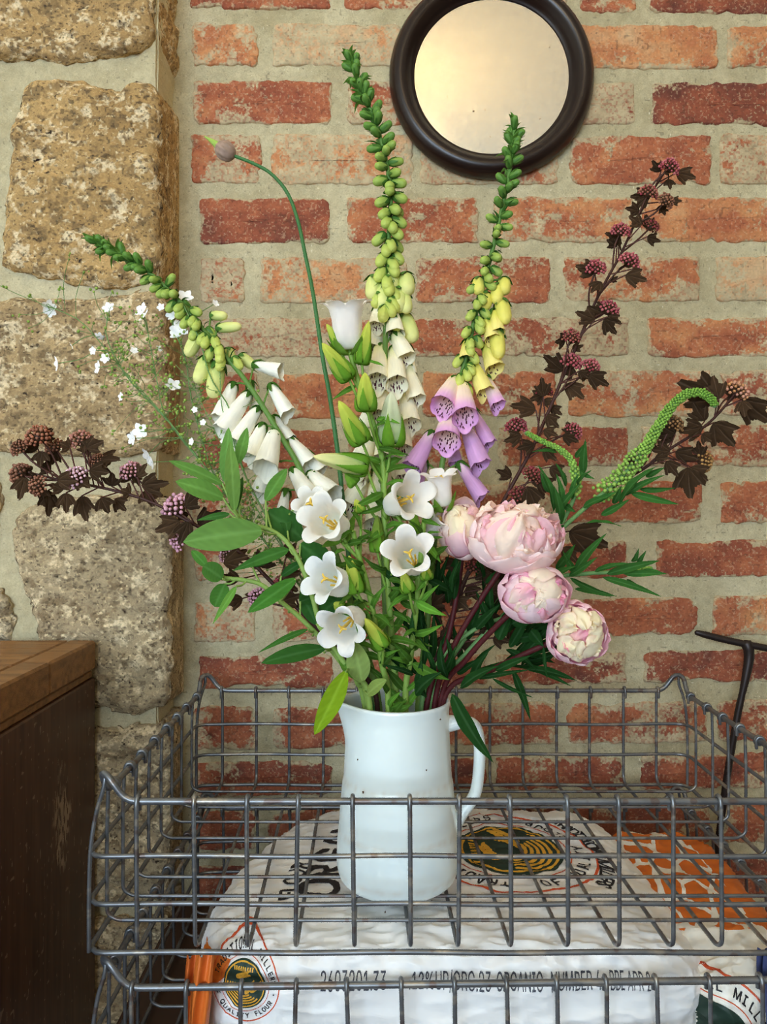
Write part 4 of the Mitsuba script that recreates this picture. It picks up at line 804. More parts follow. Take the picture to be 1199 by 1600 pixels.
# ------------------------------------------------------------------ peonies
def petal(C, ax, hint, az, R, hw, p0, p1, curl, ruffle, seed, n=14, m=11, tipn=0.0):
    """A cupped petal on a sphere round C: az = its bearing about the flower's axis, p0..p1 = from the flower's base (0) towards its top (pi)."""
    x, y, z = frame(ax, hint); s = np.linspace(0, 1, n); u = np.linspace(-1, 1, m); S, U = np.meshgrid(s, u, indexing='ij')
    wd = hw * np.sin(np.pi * np.clip(.12 + S * .66, 0, 1))**.8 * np.sqrt(np.clip(1 - np.clip((S - .80) / .2, 0, 1)**2 * .75, 0, 1))
    top = 1 - (.10 * np.abs(U)**2.5 + .05 * np.sin(U * 7 + seed) * ruffle * 6 + tipn * np.exp(-(U / .22)**2))
    ph = p0 + (p1 - p0) * S * top; sn = np.maximum(np.sin(ph), .22); da = U * wd / sn
    r = R * (1 + curl * S**2 + ruffle * np.sin(U * 5.5 + seed * 1.3) * S**2 + ruffle * .7 * np.sin(S * 9 + U * 3 + seed) - .05 * U * U)
    a = az + da; v = C + (r * np.sin(ph) * np.cos(a))[..., None] * x + (r * np.sin(ph) * np.sin(a))[..., None] * y - (r * np.cos(ph))[..., None] * z
    return v.reshape(-1, 3), gridfaces(n, m), S.ravel(), U.ravel()
def peony(label, c, d, wpx, hpx, ax, stalk, tail, layers, edge, mid, core, seed, cap=4, loose=26):
    t = thing('peony', label, 'flower', 'pink peonies in the jug'); r = np.random.default_rng(seed); C = P(c[0], c[1], d); R0 = wpx / 2 / F * d; ax = nrm(ax)
    q = path_px(stalk, .835, d + .03, 50, tail); stem(t, q, .0031, .0029, (78, 26, 28), k=9, label='dark red stem')
    sq = hpx / wpx
    layers = layers + [(1, r.uniform(.42, .88), r.uniform(.24, .40), r.uniform(1.0, 1.9), r.uniform(1.9, 3.2), r.normal(.10, .06), .085, 'blush' if r.random() < .3 else 'core') for _ in range(loose)] + [(1, r.uniform(.62, .86), r.uniform(.42, .6), 1.5, r.uniform(3.0, 3.55), 0.0, .03, 'core') for _ in range(cap)]
    for li, (n, R, hw, p0, p1, curl, ruf, kind) in enumerate(layers):
        for i in range(n):
            az = 2 * np.pi * (i + .5 * (li % 2)) / n + r.normal(0, .16) if n > 1 else r.uniform(0, 6.28); k = R * (1 + r.normal(0, .035)); pp = p1 + r.normal(0, .13)
            v, f, S, U = petal(C, ax if n > 1 else nrm(ax + r.normal(0, .2, 3)), [0, 0, 1], az, R0 * k, hw * (1 + r.normal(0, .1)), p0, pp, curl + r.normal(0, .03), ruf, r.uniform(0, 9), tipn=.10 if r.random() < .4 else 0)
            v[:, 2] = C[2] + (v[:, 2] - C[2]) * sq
            a, b = {'guard': (edge, mid), 'mid': (mid, mid), 'core': (core, core), 'blush': (core, edge)}[kind]
            k = np.clip(S * .9 + r.normal(0, .12), 0, 1)[:, None]; e = np.clip(np.abs(U) * 1.1 - .5, 0, 1)[:, None] * .35
            col = vcol(len(v), a, .04, 3, v, 90) * (1 - k) + vcol(len(v), b, .04, 3, v, 90) * k; col = col * (1 - e) + lin(edge) * e
            part(t, 'petal', (v, f), 'm_petal', True, col=np.clip(col, 0, 1))
    for i in range(4):       # sepals under the bloom
        v, f, S, U = petal(C, ax, [0, 0, 1], i * 1.57 + .4, R0 * .92, .42, .05, 1.0, .05, .01, i); v[:, 2] = C[2] + (v[:, 2] - C[2]) * sq; part(t, 'sepal', (v, f), 'm_leaf', True, col=vcol(len(v), (92, 112, 58), .12, 3, v, 120))
    return t
full = [(7, 1.0, .62, .15, 1.75, .06, .03, 'guard'), (8, .96, .55, .3, 1.95, .0, .03, 'guard'), (9, .90, .46, .5, 2.1, -.03, .035, 'mid'), (9, .84, .40, .7, 2.25, -.05, .04, 'mid'), (9, .76, .36, .9, 2.45, -.06, .045, 'core'), (8, .66, .34, 1.0, 2.65, -.05, .05, 'core'), (7, .54, .34, 1.1, 2.85, -.04, .06, 'core'), (5, .40, .36, 1.2, 2.95, 0, .07, 'core')]
half = [(5, 1.0, .72, .1, 2.0, .02, .02, 'guard'), (5, .95, .66, .2, 2.25, -.05, .02, 'guard'), (6, .86, .52, .5, 2.5, -.06, .03, 'mid'), (6, .74, .44, .8, 2.75, -.04, .04, 'core'), (5, .58, .42, 1.0, 2.95, 0, .05, 'core')]
open_ = [(6, 1.0, .66, .1, 1.9, .0, .025, 'guard'), (6, .94, .58, .3, 2.05, -.02, .03, 'guard'), (7, .80, .44, .8, 2.2, -.03, .05, 'mid'), (8, .68, .36, 1.0, 2.45, -.02, .07, 'core'), (7, .56, .34, 1.1, 2.65, 0, .08, 'core'), (6, .44, .34, 1.2, 2.8, .02, .09, 'core'), (4, .30, .36, 1.2, 2.95, .04, .09, 'core')]
PK, PM, PC = (236, 152, 182), (246, 206, 208), (250, 224, 202)
peony('largest peony, broad and pale pink with a peach heart', (806, 838), .765, 152, 118, (.05, -.62, .62), [(680, 1100), (705, 1020), (750, 940), (790, 880), (800, 855)], in_jug(.028, 0), full, (248, 196, 210), (254, 236, 230), (255, 236, 218), 1, 0, 60)
peony('half open pale peony partly hidden behind the large pink peony', (722, 826), .80, 74, 96, (-.15, -.75, .35), [(668, 1100), (700, 1000), (716, 920), (722, 870), (722, 845)], in_jug(.02, .005), half, (244, 190, 206), (250, 230, 222), (253, 240, 208), 2, 6)
peony('round pink peony bud just opening, below the largest bloom', (836, 928), .748, 112, 96, (-.05, -.85, .2), [(690, 1092), (730, 1030), (780, 975), (820, 940)], in_jug(.034, -.004), half, (246, 170, 200), (252, 228, 232), (254, 240, 220), 3, 9)
peony('lowest peony with a ruffled cream centre and pink outer petals', (903, 990), .752, 96, 104, (.12, -.95, .12), [(694, 1094), (760, 1052), (820, 1022), (870, 1000)], in_jug(.036, .002), open_, (244, 150, 192), (253, 226, 230), (255, 246, 212), 4, 1, 44)

# ------------------------------------------------------------------ ninebark sprigs
NB = (66, 50, 36)
def cluster(t, o, ax, r, c0, c1, seed, n=60):
    """A domed head of small buds on stalks."""
    q = np.random.default_rng(seed); ax = nrm(ax); k = np.arange(n) + .5; ph = np.arccos(1 - k / n * 1.15); th = k * 2.39996; x, y, z = frame(ax, np.array([.3, .2, .9]))
    dirs = np.cos(ph)[:, None] * z + (np.sin(ph) * np.cos(th))[:, None] * x + (np.sin(ph) * np.sin(th))[:, None] * y; tips = o + dirs * r * q.uniform(.88, 1.06, n)[:, None]
    b = blobs(tips, r * q.uniform(.10, .155, n)); nb = len(SPHERE1.vertices); col = np.repeat(np.clip((lin(c0) * (1 - (w := q.random((n, 1)))) + lin(c1) * w) * q.uniform(.8, 1.2, (n, 1)), 0, 1), nb, 0)
    st = [tube([o, tp], r * .035, 4, cap=False) for tp in tips]; sj = join(*st); cup_ = blobs([o + ax * r * .12], r * .5); sc = vcol(len(sj[0]), (96, 70, 40), .1, 2, sj[0], 100); cc = vcol(len(cup_[0]), (70, 46, 30), .1, 2, cup_[0], 100)
    m = join(b, sj, cup_); part(t, 'flower_cluster', m, 'm_plant', True, col=np.vstack([col, sc, cc]))
def near(q, o, back=4): i = int(np.argmin(np.linalg.norm(q - o, axis=1))); return q[max(i - back, 0)]
def sprig(label, pts, d0, d1, tail, cl, lv, extra, r=(.0032, .0012), seed=0, crad=.0115):
    t = thing('ninebark_sprig', label, 'branch', 'dark ninebark sprigs in the jug'); rs = np.random.default_rng(seed); q = path_px(pts, d0, d1, 110, tail); stem(t, q, r[0], r[1], (66, 38, 32), k=8, label='dark brown woody stem'); L = len(q)
    def dist(x, y): i = int(np.argmin([math.dist((x, y), ((v[0] / (v[1] + DW) * F + 600), HOR - (v[2] - ZC) / (v[1] + DW) * F)) for v in q])); return q[i][1] + DW, i
    for x, y, rad, c0, c1 in cl:
        d, i = dist(x, y); o = P(x, y, d + rs.uniform(-.03, .012)); a = q[max(i - 7, 0)]; ax = nrm(nrm(o - a) + np.array([0, -.5, .5]))
        b = spl([a, (a + o) / 2 + rs.normal(0, .003, 3), o - ax * rad * .5], 8); v, f = tube(b, .0011, 6); part(t, 'twig', (v, f), 'm_plant', True, col=vcol(len(v), (74, 44, 34), .1, 3, v, 90))
        cluster(t, o - ax * rad * .55, ax, rad, c0, c1, int(rs.integers(1e6)))
        for k in range(extra):
            dr_ = nrm(rs.normal(0, 1, 3) * [1, .5, .8] - ax * .4); bb = o - ax * rad * .7; lobed(t, bb, bb + dr_ * rs.uniform(.013, .021), rs.uniform(.012, .017), NB, seed=int(rs.integers(99)))
    for l in lv:
        bx, by, tx, ty, w = l[:5]; d, i = dist(bx, by); dj = rs.uniform(-.025, .01); o = P(bx, by, d + dj); a = q[max(i - 3, 0)]
        if np.linalg.norm(a - o) > .004: v, f = tube(spl([a, (a + o) / 2, o], 6), .0008, 5); part(t, 'leaf_stalk', (v, f), 'm_plant', True, col=vcol(len(v), (84, 48, 40), .1, 3, v, 90))
        lobed(t, o, P(tx, ty, d + dj - .008), w / F * d, NB, hint=nrm(CAM - o) + rs.normal(0, .25, 3), seed=int(rs.integers(99)))
    return t
R0, R1, OR0, OR1, PN = (146, 52, 64), (190, 108, 110), (116, 72, 52), (156, 106, 82), (214, 164, 176)
cl = [(1050, 256, .0115, R0, R1), (1016, 296, .011, R0, OR1), (1044, 310, .010, OR0, OR1), (972, 356, .011, R0, R1), (1021, 350, .0095, OR0, R0), (988, 404, .0125, R0, R1), (933, 414, .0115, R0, R1), (955, 478, .0125, R0, R1), (894, 521, .0105, R0, OR1), (896, 561, .0125, R0, R1), (927, 569, .011, R0, R1), (852, 607, .010, OR0, R0), (808, 661, .0125, R0, R1), (901, 670, .0105, R0, R1), (836, 738, .0115, R0, OR0), (816, 770, .0125, OR0, R0), (745, 880, .011, OR0, R0)]
lv = [(1058, 270, 1088, 278, 16), (1034, 268, 1020, 252, 12), (1045, 280, 1049, 294, 12), (1012, 306, 988, 307, 12), (1050, 314, 1066, 314, 12), (1035, 325, 1040, 335, 8), (1000, 330, 980, 325, 9), (1003, 352, 985, 338, 12), (1012, 370, 1032, 378, 18), (968, 370, 948, 365, 9), (965, 385, 950, 375, 12), (990, 420, 1000, 432, 12), (978, 430, 1012, 438, 16), (930, 425, 902, 415, 10), (940, 440, 925, 455, 16), (955, 440, 966, 432, 10), (945, 490, 920, 480, 14), (930, 500, 902, 488, 12), (950, 495, 972, 505, 12), (945, 498, 962, 522, 26), (885, 530, 870, 535, 22), (895, 545, 912, 540, 14), (880, 580, 852, 555, 22), (905, 580, 920, 590, 12), (920, 585, 952, 602, 20), (885, 600, 914, 622, 20), (850, 620, 848, 590, 12), (850, 625, 866, 632, 12), (838, 640, 800, 632, 18), (862, 635, 878, 648, 12), (815, 680, 790, 690, 14), (855, 648, 873, 668, 16), (850, 672, 872, 680, 18), (836, 695, 810, 700, 16), (880, 680, 905, 690, 14), (840, 750, 870, 770, 26), (826, 760, 840, 800, 26), (800, 745, 778, 735, 16), (850, 700, 870, 720, 20), (860, 730, 885, 745, 22)]
rs_ = np.random.default_rng(77)
for _ in range(26):
    x_, y_, a_ = rs_.uniform(665, 800), rs_.uniform(880, 1020), rs_.uniform(0, 6.28); lv.append((x_, y_, x_ + 26 * math.cos(a_), y_ + 26 * math.sin(a_), 24))
sprig('tall upright ninebark sprig with dark leaves and red bud clusters', [(660, 1098), (690, 1010), (730, 900), (765, 825), (800, 760), (830, 705), (855, 650), (880, 590), (902, 540), (925, 485), (950, 435), (972, 395), (995, 345), (1020, 300), (1044, 262)], .85, .93, in_jug(.02, .02), cl, lv, 1, seed=3)
lv = [(1122, 626, 1064, 597, 34), (1124, 624, 1115, 588, 24), (1160, 624, 1205, 662, 38), (1160, 626, 1165, 650, 22), (1116, 660, 1147, 698, 42), (1102, 658, 1083, 632, 28), (1099, 668, 1064, 674, 28), (1098, 678, 1112, 690, 20), (1056, 678, 1030, 664, 30), (1050, 690, 1036, 676, 26), (1048, 706, 1020, 702, 20), (1095, 714, 1092, 690, 20), (1076, 730, 1078, 778, 42), (1080, 730, 1106, 752, 30), (1056, 706, 1092, 718, 13), (1042, 720, 1060, 744, 16), (1024, 716, 1046, 716, 16), (985, 725, 993, 715, 12), (890, 830, 952, 854, 22), (880, 855, 905, 880, 16), (1150, 620, 1135, 612, 18)]
cl = [(1154, 606, .0145, (206, 150, 130), (186, 132, 80)), (1055, 657, .0115, (120, 84, 50), (150, 110, 70)), (1024, 690, .010, (186, 130, 100), (190, 150, 110)), (1106, 718, .0125, (150, 108, 60), (186, 142, 84))]
sprig('ninebark sprig reaching to the far right with broad brown leaves', [(670, 1096), (730, 1000), (800, 905), (860, 840), (915, 795), (960, 760), (1010, 730), (1050, 700), (1090, 675), (1120, 650), (1152, 612)], .85, .90, in_jug(.03, .012), cl, lv, 0, seed=5, r=(.0030, .0014))
cl = [(28, 696, .010, OR0, OR1), (58, 676, .0135, (150, 86, 62), OR1), (84, 694, .011, OR0, OR1), (124, 682, .0125, (190, 130, 120), OR1), (26, 736, .0125, OR0, OR1), (113, 742, .0135, PN, (226, 190, 196)), (55, 757, .011, OR0, OR1), (150, 716, .009, OR0, OR1), (202, 731, .0125, (170, 100, 92), PN), (272, 786, .017, PN, (206, 150, 166)), (278, 838, .014, PN, (206, 150, 166)), (400, 930, .012, PN, (206, 150, 166)), (440, 905, .009, R0, OR0), (352, 862, .010, PN, OR0)]
lv = [(60, 702, 38, 690, 26), (66, 705, 62, 728, 24), (130, 690, 150, 702, 26), (135, 700, 160, 690, 22), (110, 700, 95, 692, 22), (40, 745, 30, 780, 22), (76, 766, 78, 806, 20), (104, 770, 104, 800, 24), (128, 775, 134, 814, 32), (158, 778, 170, 800, 26), (180, 780, 196, 797, 22), (150, 720, 186, 715, 36), (140, 735, 168, 738, 26), (80, 735, 60, 725, 24), (90, 750, 118, 752, 22), (100, 765, 78, 757, 22), (205, 750, 190, 735, 26), (222, 758, 262, 756, 30), (205, 772, 190, 765, 24), (230, 765, 240, 790, 32), (215, 745, 228, 725, 16), (290, 792, 314, 770, 30), (282, 815, 243, 830, 32), (296, 815, 280, 850, 22), (310, 820, 345, 800, 22), (345, 860, 365, 840, 24), (350, 880, 385, 868, 26), (375, 905, 345, 900, 22), (405, 885, 425, 862, 30), (440, 900, 470, 895, 26), (380, 935, 350, 945, 22), (440, 940, 470, 930, 26), (120, 750, 140, 760, 24), (60, 745, 48, 752, 20), (175, 760, 176, 740, 24), (448, 870, 462, 850, 22), (140, 705, 128, 690, 22)]
sprig('ninebark sprig drooping to the left over the rubble stones', [(590, 1100), (550, 1040), (500, 985), (440, 925), (390, 875), (340, 838), (295, 815), (245, 788), (200, 772), (150, 760), (95, 750), (45, 738)], .825, .84, in_jug(-.03, .0), cl, lv, 1, seed=8)

# ------------------------------------------------------------------ drooping green spikes with willow-like leaves
def spike(label, pts, d0, d1, s0, tail, lv, droop, c=(118, 158, 72), dense=260, seed=0, lc=(58, 104, 46), fw=.0034):
    t = thing('loosestrife_stem', label, 'flower', 'green loosestrife stems in the jug'); rs = np.random.default_rng(seed); q = path_px(pts, d0, d1, 130, tail); stem(t, q, .0030, .0022, (108, 150, 88), k=9)
    k = np.linspace(s0, .995, dense)**.8 if False else s0 + (.995 - s0) * np.linspace(0, 1, dense)**.8; V = []; i = np.clip((k * 129).astype(int), 0, 128); fr = (k * 129 - i)[:, None]; p = q[i] + (q[i + 1] - q[i]) * fr
    az = np.arange(dense) * 2.39996; tg = nrm(q[i + 1] - q[i]); h = np.array([.2, .9, .3]); x = nrm(h - tg * (tg @ h)[:, None]); y = np.cross(tg, x); u = (k - s0) / (1 - s0)
    off = (fw * (1.5 - .7 * u) * rs.uniform(.75, 1.2, dense) * np.where(u < .35, 1.5, 1))[:, None] * (np.cos(az)[:, None] * x + np.sin(az)[:, None] * y)
    b = blobs(p + off + tg * .0012, .0017 * (1.25 - .45 * u) * rs.uniform(.8, 1.2, dense)); cc = np.repeat(np.clip(lin((150, 184, 84)) * (1 - u[:, None]) + lin((112, 158, 58)) * u[:, None], 0, 1) * rs.uniform(.8, 1.2, (dense, 1)), len(SPHERE1.vertices), 0)
    st = [tube([a, a + o], .0005, 4, cap=False) for a, o in zip(p[::2], off[::2])]; sj = join(*st)
    m = join(b, sj); part(t, 'florets', m, 'm_plant', True, col=np.clip(np.vstack([cc, vcol(len(sj[0]), (120, 160, 70), .05, 1, sj[0], 90)]), 0, 1), kind='stuff')
    for l in lv:
        bx, by, tx, ty, w = l[:5]; d = l[5] if len(l) > 5 else (d0 + d1) / 2; dd = l[6] if len(l) > 6 else -.015
        leaf(t, P(bx, by, d), P(tx, ty, d + dd), w / F * d, lc, shape='lance', bend=.10, fold=.4, wave=.05, vein=1.3)
    return t
lv = [(969, 787, 1029, 728, 18), (986, 770, 1062, 788, 13), (909, 823, 971, 822, 17), (959, 787, 972, 758, 11), (912, 793, 956, 774, 12), (975, 775, 1040, 742, 12), (930, 785, 965, 768, 10), (1000, 764, 1056, 762, 10), (940, 805, 985, 780, 12), (1010, 745, 1040, 730, 10)]
spike('loosestrife stem with a drooping green flower spike curling over at the right', [(668, 1098), (715, 1015), (780, 930), (840, 865), (880, 825), (925, 785), (965, 752), (1000, 712), (1024, 676), (1046, 640), (1070, 618), (1096, 613), (1114, 626), (1118, 636)], .845, .875, .69, in_jug(.03, .0), lv, 1, dense=520, seed=1, fw=.0046)
lv = [(866, 800, 842, 727, 15), (912, 740, 916, 686, 14), (876, 820, 866, 758, 16), (895, 780, 905, 740, 12), (872, 800, 908, 755, 12), (860, 770, 845, 735, 10), (880, 840, 862, 800, 16), (885, 760, 868, 722, 9), (900, 715, 918, 690, 10), (906, 735, 930, 748, 9), (872, 708, 832, 706, 8), (884, 790, 900, 800, 12), (878, 790, 870, 740, 12), (902, 760, 925, 735, 10)]
spike('short loosestrife stem behind the peonies with a thin green tip', [(664, 1098), (720, 1000), (790, 920), (850, 860), (880, 815), (900, 770), (898, 730), (880, 705), (850, 690), (822, 676)], .845, .865, .80, in_jug(.025, .008), lv, 1, dense=170, seed=2, fw=.0022)
lv = [(899, 893, 949, 833, 15), (949, 897, 1032, 876, 15), (976, 897, 1044, 896, 11), (892, 903, 966, 932, 12), (942, 902, 1034, 932, 12), (899, 920, 957, 933, 9), (989, 878, 999, 857, 9), (998, 882, 1011, 860, 8), (900, 895, 880, 860, 12), (890, 900, 935, 870, 11), (980, 905, 1010, 922, 8), (870, 890, 900, 850, 14), (860, 905, 900, 885, 14), (930, 893, 985, 880, 10), (1000, 893, 1040, 897, 8)]
t = spike('leafy loosestrife shoot pointing right below the drooping spike', [(674, 1096), (730, 1020), (800, 950), (860, 906), (920, 896), (985, 893), (1020, 888)], .84, .85, .96, in_jug(.032, -.004), lv, 1, dense=30, seed=4, fw=.0015)
dl = []
rs = np.random.default_rng(12)
for i in range(84):      # dark leaves between the peony stems
    x = rs.uniform(640, 850); y = rs.uniform(905, 1065) if x < 760 else rs.uniform(930, 1050); a = math.atan2(1090 - y, 690 - x) + math.pi + rs.normal(0, .45); l = rs.uniform(45, 85); dl.append((x, y, x + l * math.cos(a), y + l * math.sin(a), rs.uniform(9, 17), rs.uniform(.80, .87), -.02))
dl += [(707, 1084, 772, 1192, 26, .775, -.02), (802, 1047, 830, 1126, 13, .80, -.01), (770, 1060, 834, 1090, 7, .79, -.01), (850, 1010, 856, 1062, 6, .78, 0), (775, 1048, 832, 1024, 14, .79, -.02), (720, 1075, 780, 1040, 18, .79, -.02), (745, 1060, 830, 1046, 9, .79, -.02), (700, 1060, 690, 1000, 18, .79, -.02), (665, 1090, 660, 1030, 22, .80, -.02), (650, 1085, 690, 1050, 24, .79, -.02), (830, 985, 850, 1010, 20, .79, -.01), (800, 975, 840, 950, 26, .80, 0), (780, 1000, 800, 960, 26, .80, 0)]
t = spike('dark leafy loosestrife stem under the peonies with a leaf hanging past the handle', [(660, 1098), (690, 1030), (740, 985), (800, 960)], .835, .83, .97, in_jug(.02, -.01), dl, 0, dense=14, seed=6, lc=(34, 68, 30), fw=.001)

# ------------------------------------------------------------------ broad-leaved stems at the left
def broad(label, pts, d0, d1, tail, lv, c=(96, 138, 62), sc=(136, 164, 80), r=(.0036, .0022)):
    t = thing('lisianthus_stem', label, 'foliage', 'broad-leaved green stems in the jug'); q = path_px(pts, d0, d1, 70, tail); stem(t, q, r[0], r[1], sc, k=9)
    for l in lv:
        bx, by, tx, ty, w, shp = l[:6]; d = l[6] if len(l) > 6 else d1; dd = l[7] if len(l) > 7 else -.012; cc = l[8] if len(l) > 8 else c; f = l[9] if len(l) > 9 else .16
        o = P(bx, by, d); leaf(t, o, P(tx, ty, d + dd), w / F * d, cc, shape=shp, bend=.07, fold=f, vein=1.22, hint=nrm(CAM - o) + rng.normal(0, .12, 3) + [0, 0, .25])
        if len(l) <= 10: 
            a = near(q, o, 2)
            if np.linalg.norm(a - o) > .004: v, f2 = tube(spl([a, (a + o) / 2 + [0, 0, -.002], o], 6), .0011, 6); part(t, 'leaf_stalk', (v, f2), 'm_plant', True, col=vcol(len(v), sc, .1, 3, v, 90))
    return t
broad('pale green stem arching left, its largest oval leaf held flat', [(578, 1098), (545, 1045), (505, 985), (488, 930), (470, 880), (448, 846), (425, 829), (400, 822), (378, 812), (364, 795)], .80, .79, in_jug(-.03, -.02),
  [(409, 829, 287, 847, 50, 'ellip', .765, -.01, (112, 156, 76)), (348, 756, 265, 720, 18, 'ellip'), (349, 778, 275, 752, 30, 'ellip', .785), (352, 752, 358, 668, 21, 'ellip', .79, -.01, (104, 148, 72)), (367, 797, 360, 690, 23, 'ellip', .775, -.01, (108, 144, 68)), (372, 724, 387, 668, 18, 'ellip', .79), (364, 786, 372, 742, 16, 'ellip', .785), (366, 800, 380, 745, 14, 'ellip', .79, .0, (64, 104, 48)), (416, 782, 449, 732, 22, 'ellip', .80, .0, (92, 136, 60)), (418, 800, 474, 842, 46, 'ellip', .81, .015, (60, 104, 48)), (453, 858, 364, 892, 22, 'lance', .79, -.015, (68, 116, 48)), (360, 803, 308, 813, 12, 'lance', .80, .0, (70, 116, 50)), (470, 850, 520, 890, 40, 'ellip', .80, .02, (56, 100, 44)), (450, 830, 440, 790, 20, 'ellip', .81, .02, (60, 104, 46)), (500, 960, 540, 930, 34, 'ellip', .80, .02, (52, 96, 42)), (495, 975, 470, 925, 24, 'ellip', .80, .01, (50, 92, 40))])
broad('green stem with two round leaves and a hanging tip at the left', [(570, 1098), (530, 1030), (480, 975), (440, 940), (410, 914), (380, 906), (346, 903)], .818, .785, in_jug(-.03, -.015),
  [(348, 904, 318, 884, 30, 'round', .775, -.004, (84, 132, 56)), (352, 912, 336, 948, 28, 'round', .785, .0, (72, 118, 48)), (370, 916, 333, 975, 13, 'lance', .775, -.01, (104, 152, 64)), (324, 886, 300, 860, 16, 'ellip', .79, .01, (74, 122, 52)), (462, 905, 388, 957, 25, 'ellip', .765, -.015, (66, 116, 44)), (508, 1013, 409, 1036, 26, 'ellip', .775, -.02, (50, 92, 38)), (482, 983, 404, 1020, 11, 'lance', .78, -.02, (62, 110, 44)), (440, 900, 490, 870, 16, 'lance', .80, .0, (44, 84, 36)), (395, 885, 450, 860, 14, 'lance', .80, .01, (48, 88, 40)), (470, 940, 500, 930, 20, 'ellip', .80, .01, (46, 86, 36))])
broad('short pale leafy stem hanging a bright green leaf over the spout', [(574, 1096), (560, 1070), (552, 1045), (548, 1015)], .812, .795, in_jug(-.02, -.02),
  [(541, 1050, 492, 1148, 32, 'ellip', .76, -.02, (122, 156, 34)), (566, 1064, 553, 1000, 36, 'ellip', .785, -.01, (150, 176, 96)), (575, 1085, 605, 1062, 22, 'ellip', .78, -.01, (142, 166, 84)), (555, 1060, 530, 1030, 14, 'ellip', .79, .01, (96, 138, 50))], c=(130, 160, 70))

# ------------------------------------------------------------------ garlic scape
t = thing('garlic_scape', 'long thin garlic scape bending left with a papery round bud', 'flower')
q = path_px([(585, 1098), (560, 980), (540, 820), (530, 720), (516, 620), (505, 560), (490, 460), (478, 400), (466, 345), (450, 302), (425, 272), (398, 256), (368, 244)], .85, .88, 130, in_jug(-.01, .012))
stem(t, q, .0034, .0019, (60, 108, 58), k=9)
o = P(353, 236, .88); v = np.array(trimesh.creation.icosphere(3, 1.0).vertices); f = trimesh.creation.icosphere(3).faces
dirn = nrm(P(320, 213, .88) - P(368, 244, .88)); x, y, z = frame(dirn, np.array([0, 1.0, 0])); a = np.arctan2(v[:, 1], v[:, 0]); rr = 1 + .05 * np.sin(a * 9) * (1 - v[:, 2]**2) + .05 * (meshkit.fbm(v * 3, 3, 2) - .5)
w = o + (v[:, :1] * x + v[:, 1:2] * y) * .0108 * rr[:, None] + v[:, 2:] * z * .0125 * rr[:, None]; k = meshkit.fbm(v * [5, 5, 2], 3, 4)[:, None]
part(t, 'bud', (w, f), 'm_plant', True, col=np.clip(lin((170, 140, 128)) * (1 - k) + lin((120, 104, 84)) * k, 0, 1), label='papery round mauve bud')
v, f = tube(spl([P(344, 230, .88), P(334, 222, .88), P(320, 213, .88)], 12), np.linspace(.0052, .0006, 12), 9); part(t, 'beak', (v, f), 'm_plant', True, col=vcol(len(v), (150, 178, 80), .1, 2, v, 90), label='pointed green beak')

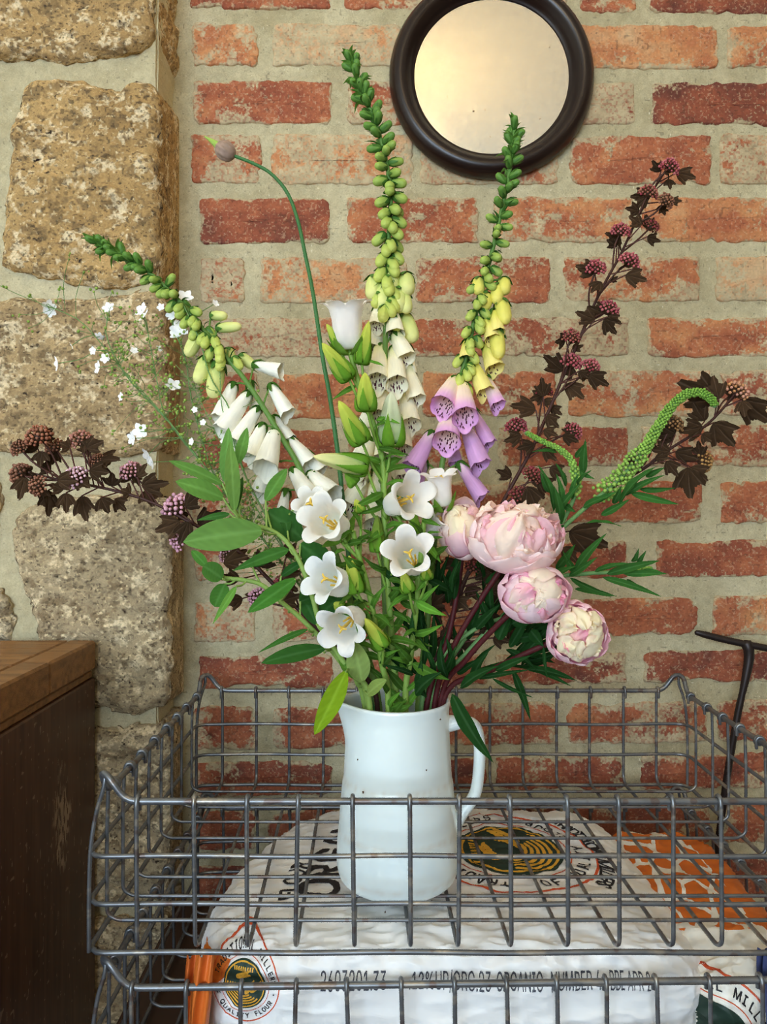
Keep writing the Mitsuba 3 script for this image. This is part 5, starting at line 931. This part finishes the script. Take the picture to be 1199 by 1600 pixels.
# ------------------------------------------------------------------ gypsophila
def gyps(label, mains, flowers, d, seed, nb, tail):
    t = thing('gypsophila_spray', label, 'flower', 'gypsophila sprays in the jug'); rs = np.random.default_rng(seed); ms, tips, allq = [], [], []
    for pts, r in mains:
        q = path_px(pts, .835, d, 50, tail); ms.append(tube(q, np.linspace(r, r * .35, 50), 6)); allq.append(q[18:])
    Q = np.vstack(allq)
    def sub(o, r, back=4):
        i = int(np.argmin(np.linalg.norm(Q - o, axis=1) + .5 * np.maximum(Q[:, 2] - o[2] + .012, 0))); a = Q[i]; b = spl([a, (a + o) / 2 + rs.normal(0, .004, 3), o], 8); ms.append(tube(b, r, 4)); return b
    for x, y, s in flowers:
        o = P(x, y, d + rs.uniform(-.03, .03)); b = sub(o, .00045)
        ax = nrm(nrm(o - b[-3]) + rs.normal(0, .35, 3) + [0, -1.3, 0]); X, Y, Z = frame(ax, rs.normal(0, 1, 3)); V, Fs, n = [], [], 0
        for k in range(5):
            a = k * 1.2566; u = math.cos(a) * X + math.sin(a) * Y; v, f, _, _ = leaf_mesh(o, o + u * s * 1.3 + Z * s * .25, s * .95, Z, -.08, .1, 'obov', 6, 5); V.append(v); Fs.append(f + n); n += len(v)
        v = np.vstack(V); part(t, 'blossom', (v, np.vstack(Fs)), 'm_plant', True, col=vcol(len(v), (250, 248, 244), .03, 2, v, 90))
    bp = []
    for i in range(nb):
        j = rs.integers(len(Q)); o = Q[j] + rs.normal(0, 1, 3) * [.024, .018, .024] * (.4 + j / len(Q)) + [0, 0, .012]; b = sub(o, .0003); bp.append(o); bp += [o + rs.normal(0, .004, 3) for _ in range(2)]
    m = join(*ms); part(t, 'stems', m, 'm_plant', True, col=vcol(len(m[0]), (104, 140, 78), .12, 2, m[0], 90), label='thin branching green stems')
    b = blobs(np.array(bp), rs.uniform(.0009, .0019, len(bp))); part(t, 'buds', b, 'm_plant', True, col=np.repeat(np.clip(lin((140, 166, 74)) * rs.uniform(.55, 1.2, (len(bp), 1)), 0, 1), len(SPHERE1.vertices), 0), kind='stuff')
fl = [(76, 480, .0075), (79, 486, .006), (170, 481, .0062), (222, 484, .0075), (226, 494, .007), (290, 464, .0078), (337, 474, .004), (281, 514, .009), (276, 522, .007), (90, 568, .0072), (156, 526, .005), (190, 620, .0045), (154, 574, .007), (165, 560, .005), (271, 602, .0075), (220, 674, .0085), (207, 685, .0065), (231, 712, .008), (238, 722, .007), (113, 540, .0035), (249, 545, .0035), (252, 480, .004), (268, 490, .0055), (270, 495, .005), (146, 548, .004), (210, 548, .004)]
gyps('gypsophila spray of tiny white blossoms in front of the stones', [([(588, 1100), (480, 930), (360, 780), (325, 735), (265, 660), (200, 590), (168, 530), (168, 500)], .0018), ([(588, 1100), (480, 930), (360, 780), (325, 735), (262, 655), (245, 590), (232, 520)], .0014), ([(588, 1100), (480, 930), (360, 780), (330, 730), (300, 625), (290, 560), (270, 510)], .0014), ([(588, 1100), (480, 930), (360, 780), (325, 735), (262, 655), (190, 575), (130, 505), (85, 482)], .0014)], fl, .90, 5, 420, in_jug(-.02, .01))
fl = [(345, 575, .0045), (352, 690, .004), (318, 660, .003), (305, 640, .003), (300, 690, .0035)]
gyps('thin gypsophila stem rising in front of the white foxglove', [([(590, 1100), (470, 900), (392, 760), (366, 690), (360, 640), (330, 590), (312, 530), (288, 478)], .0016), ([(590, 1100), (470, 900), (392, 760), (366, 680), (348, 640), (344, 575)], .0012), ([(590, 1100), (470, 900), (380, 760), (335, 670), (300, 600), (275, 570)], .001)], fl, .845, 6, 26, in_jug(-.022, -.005))
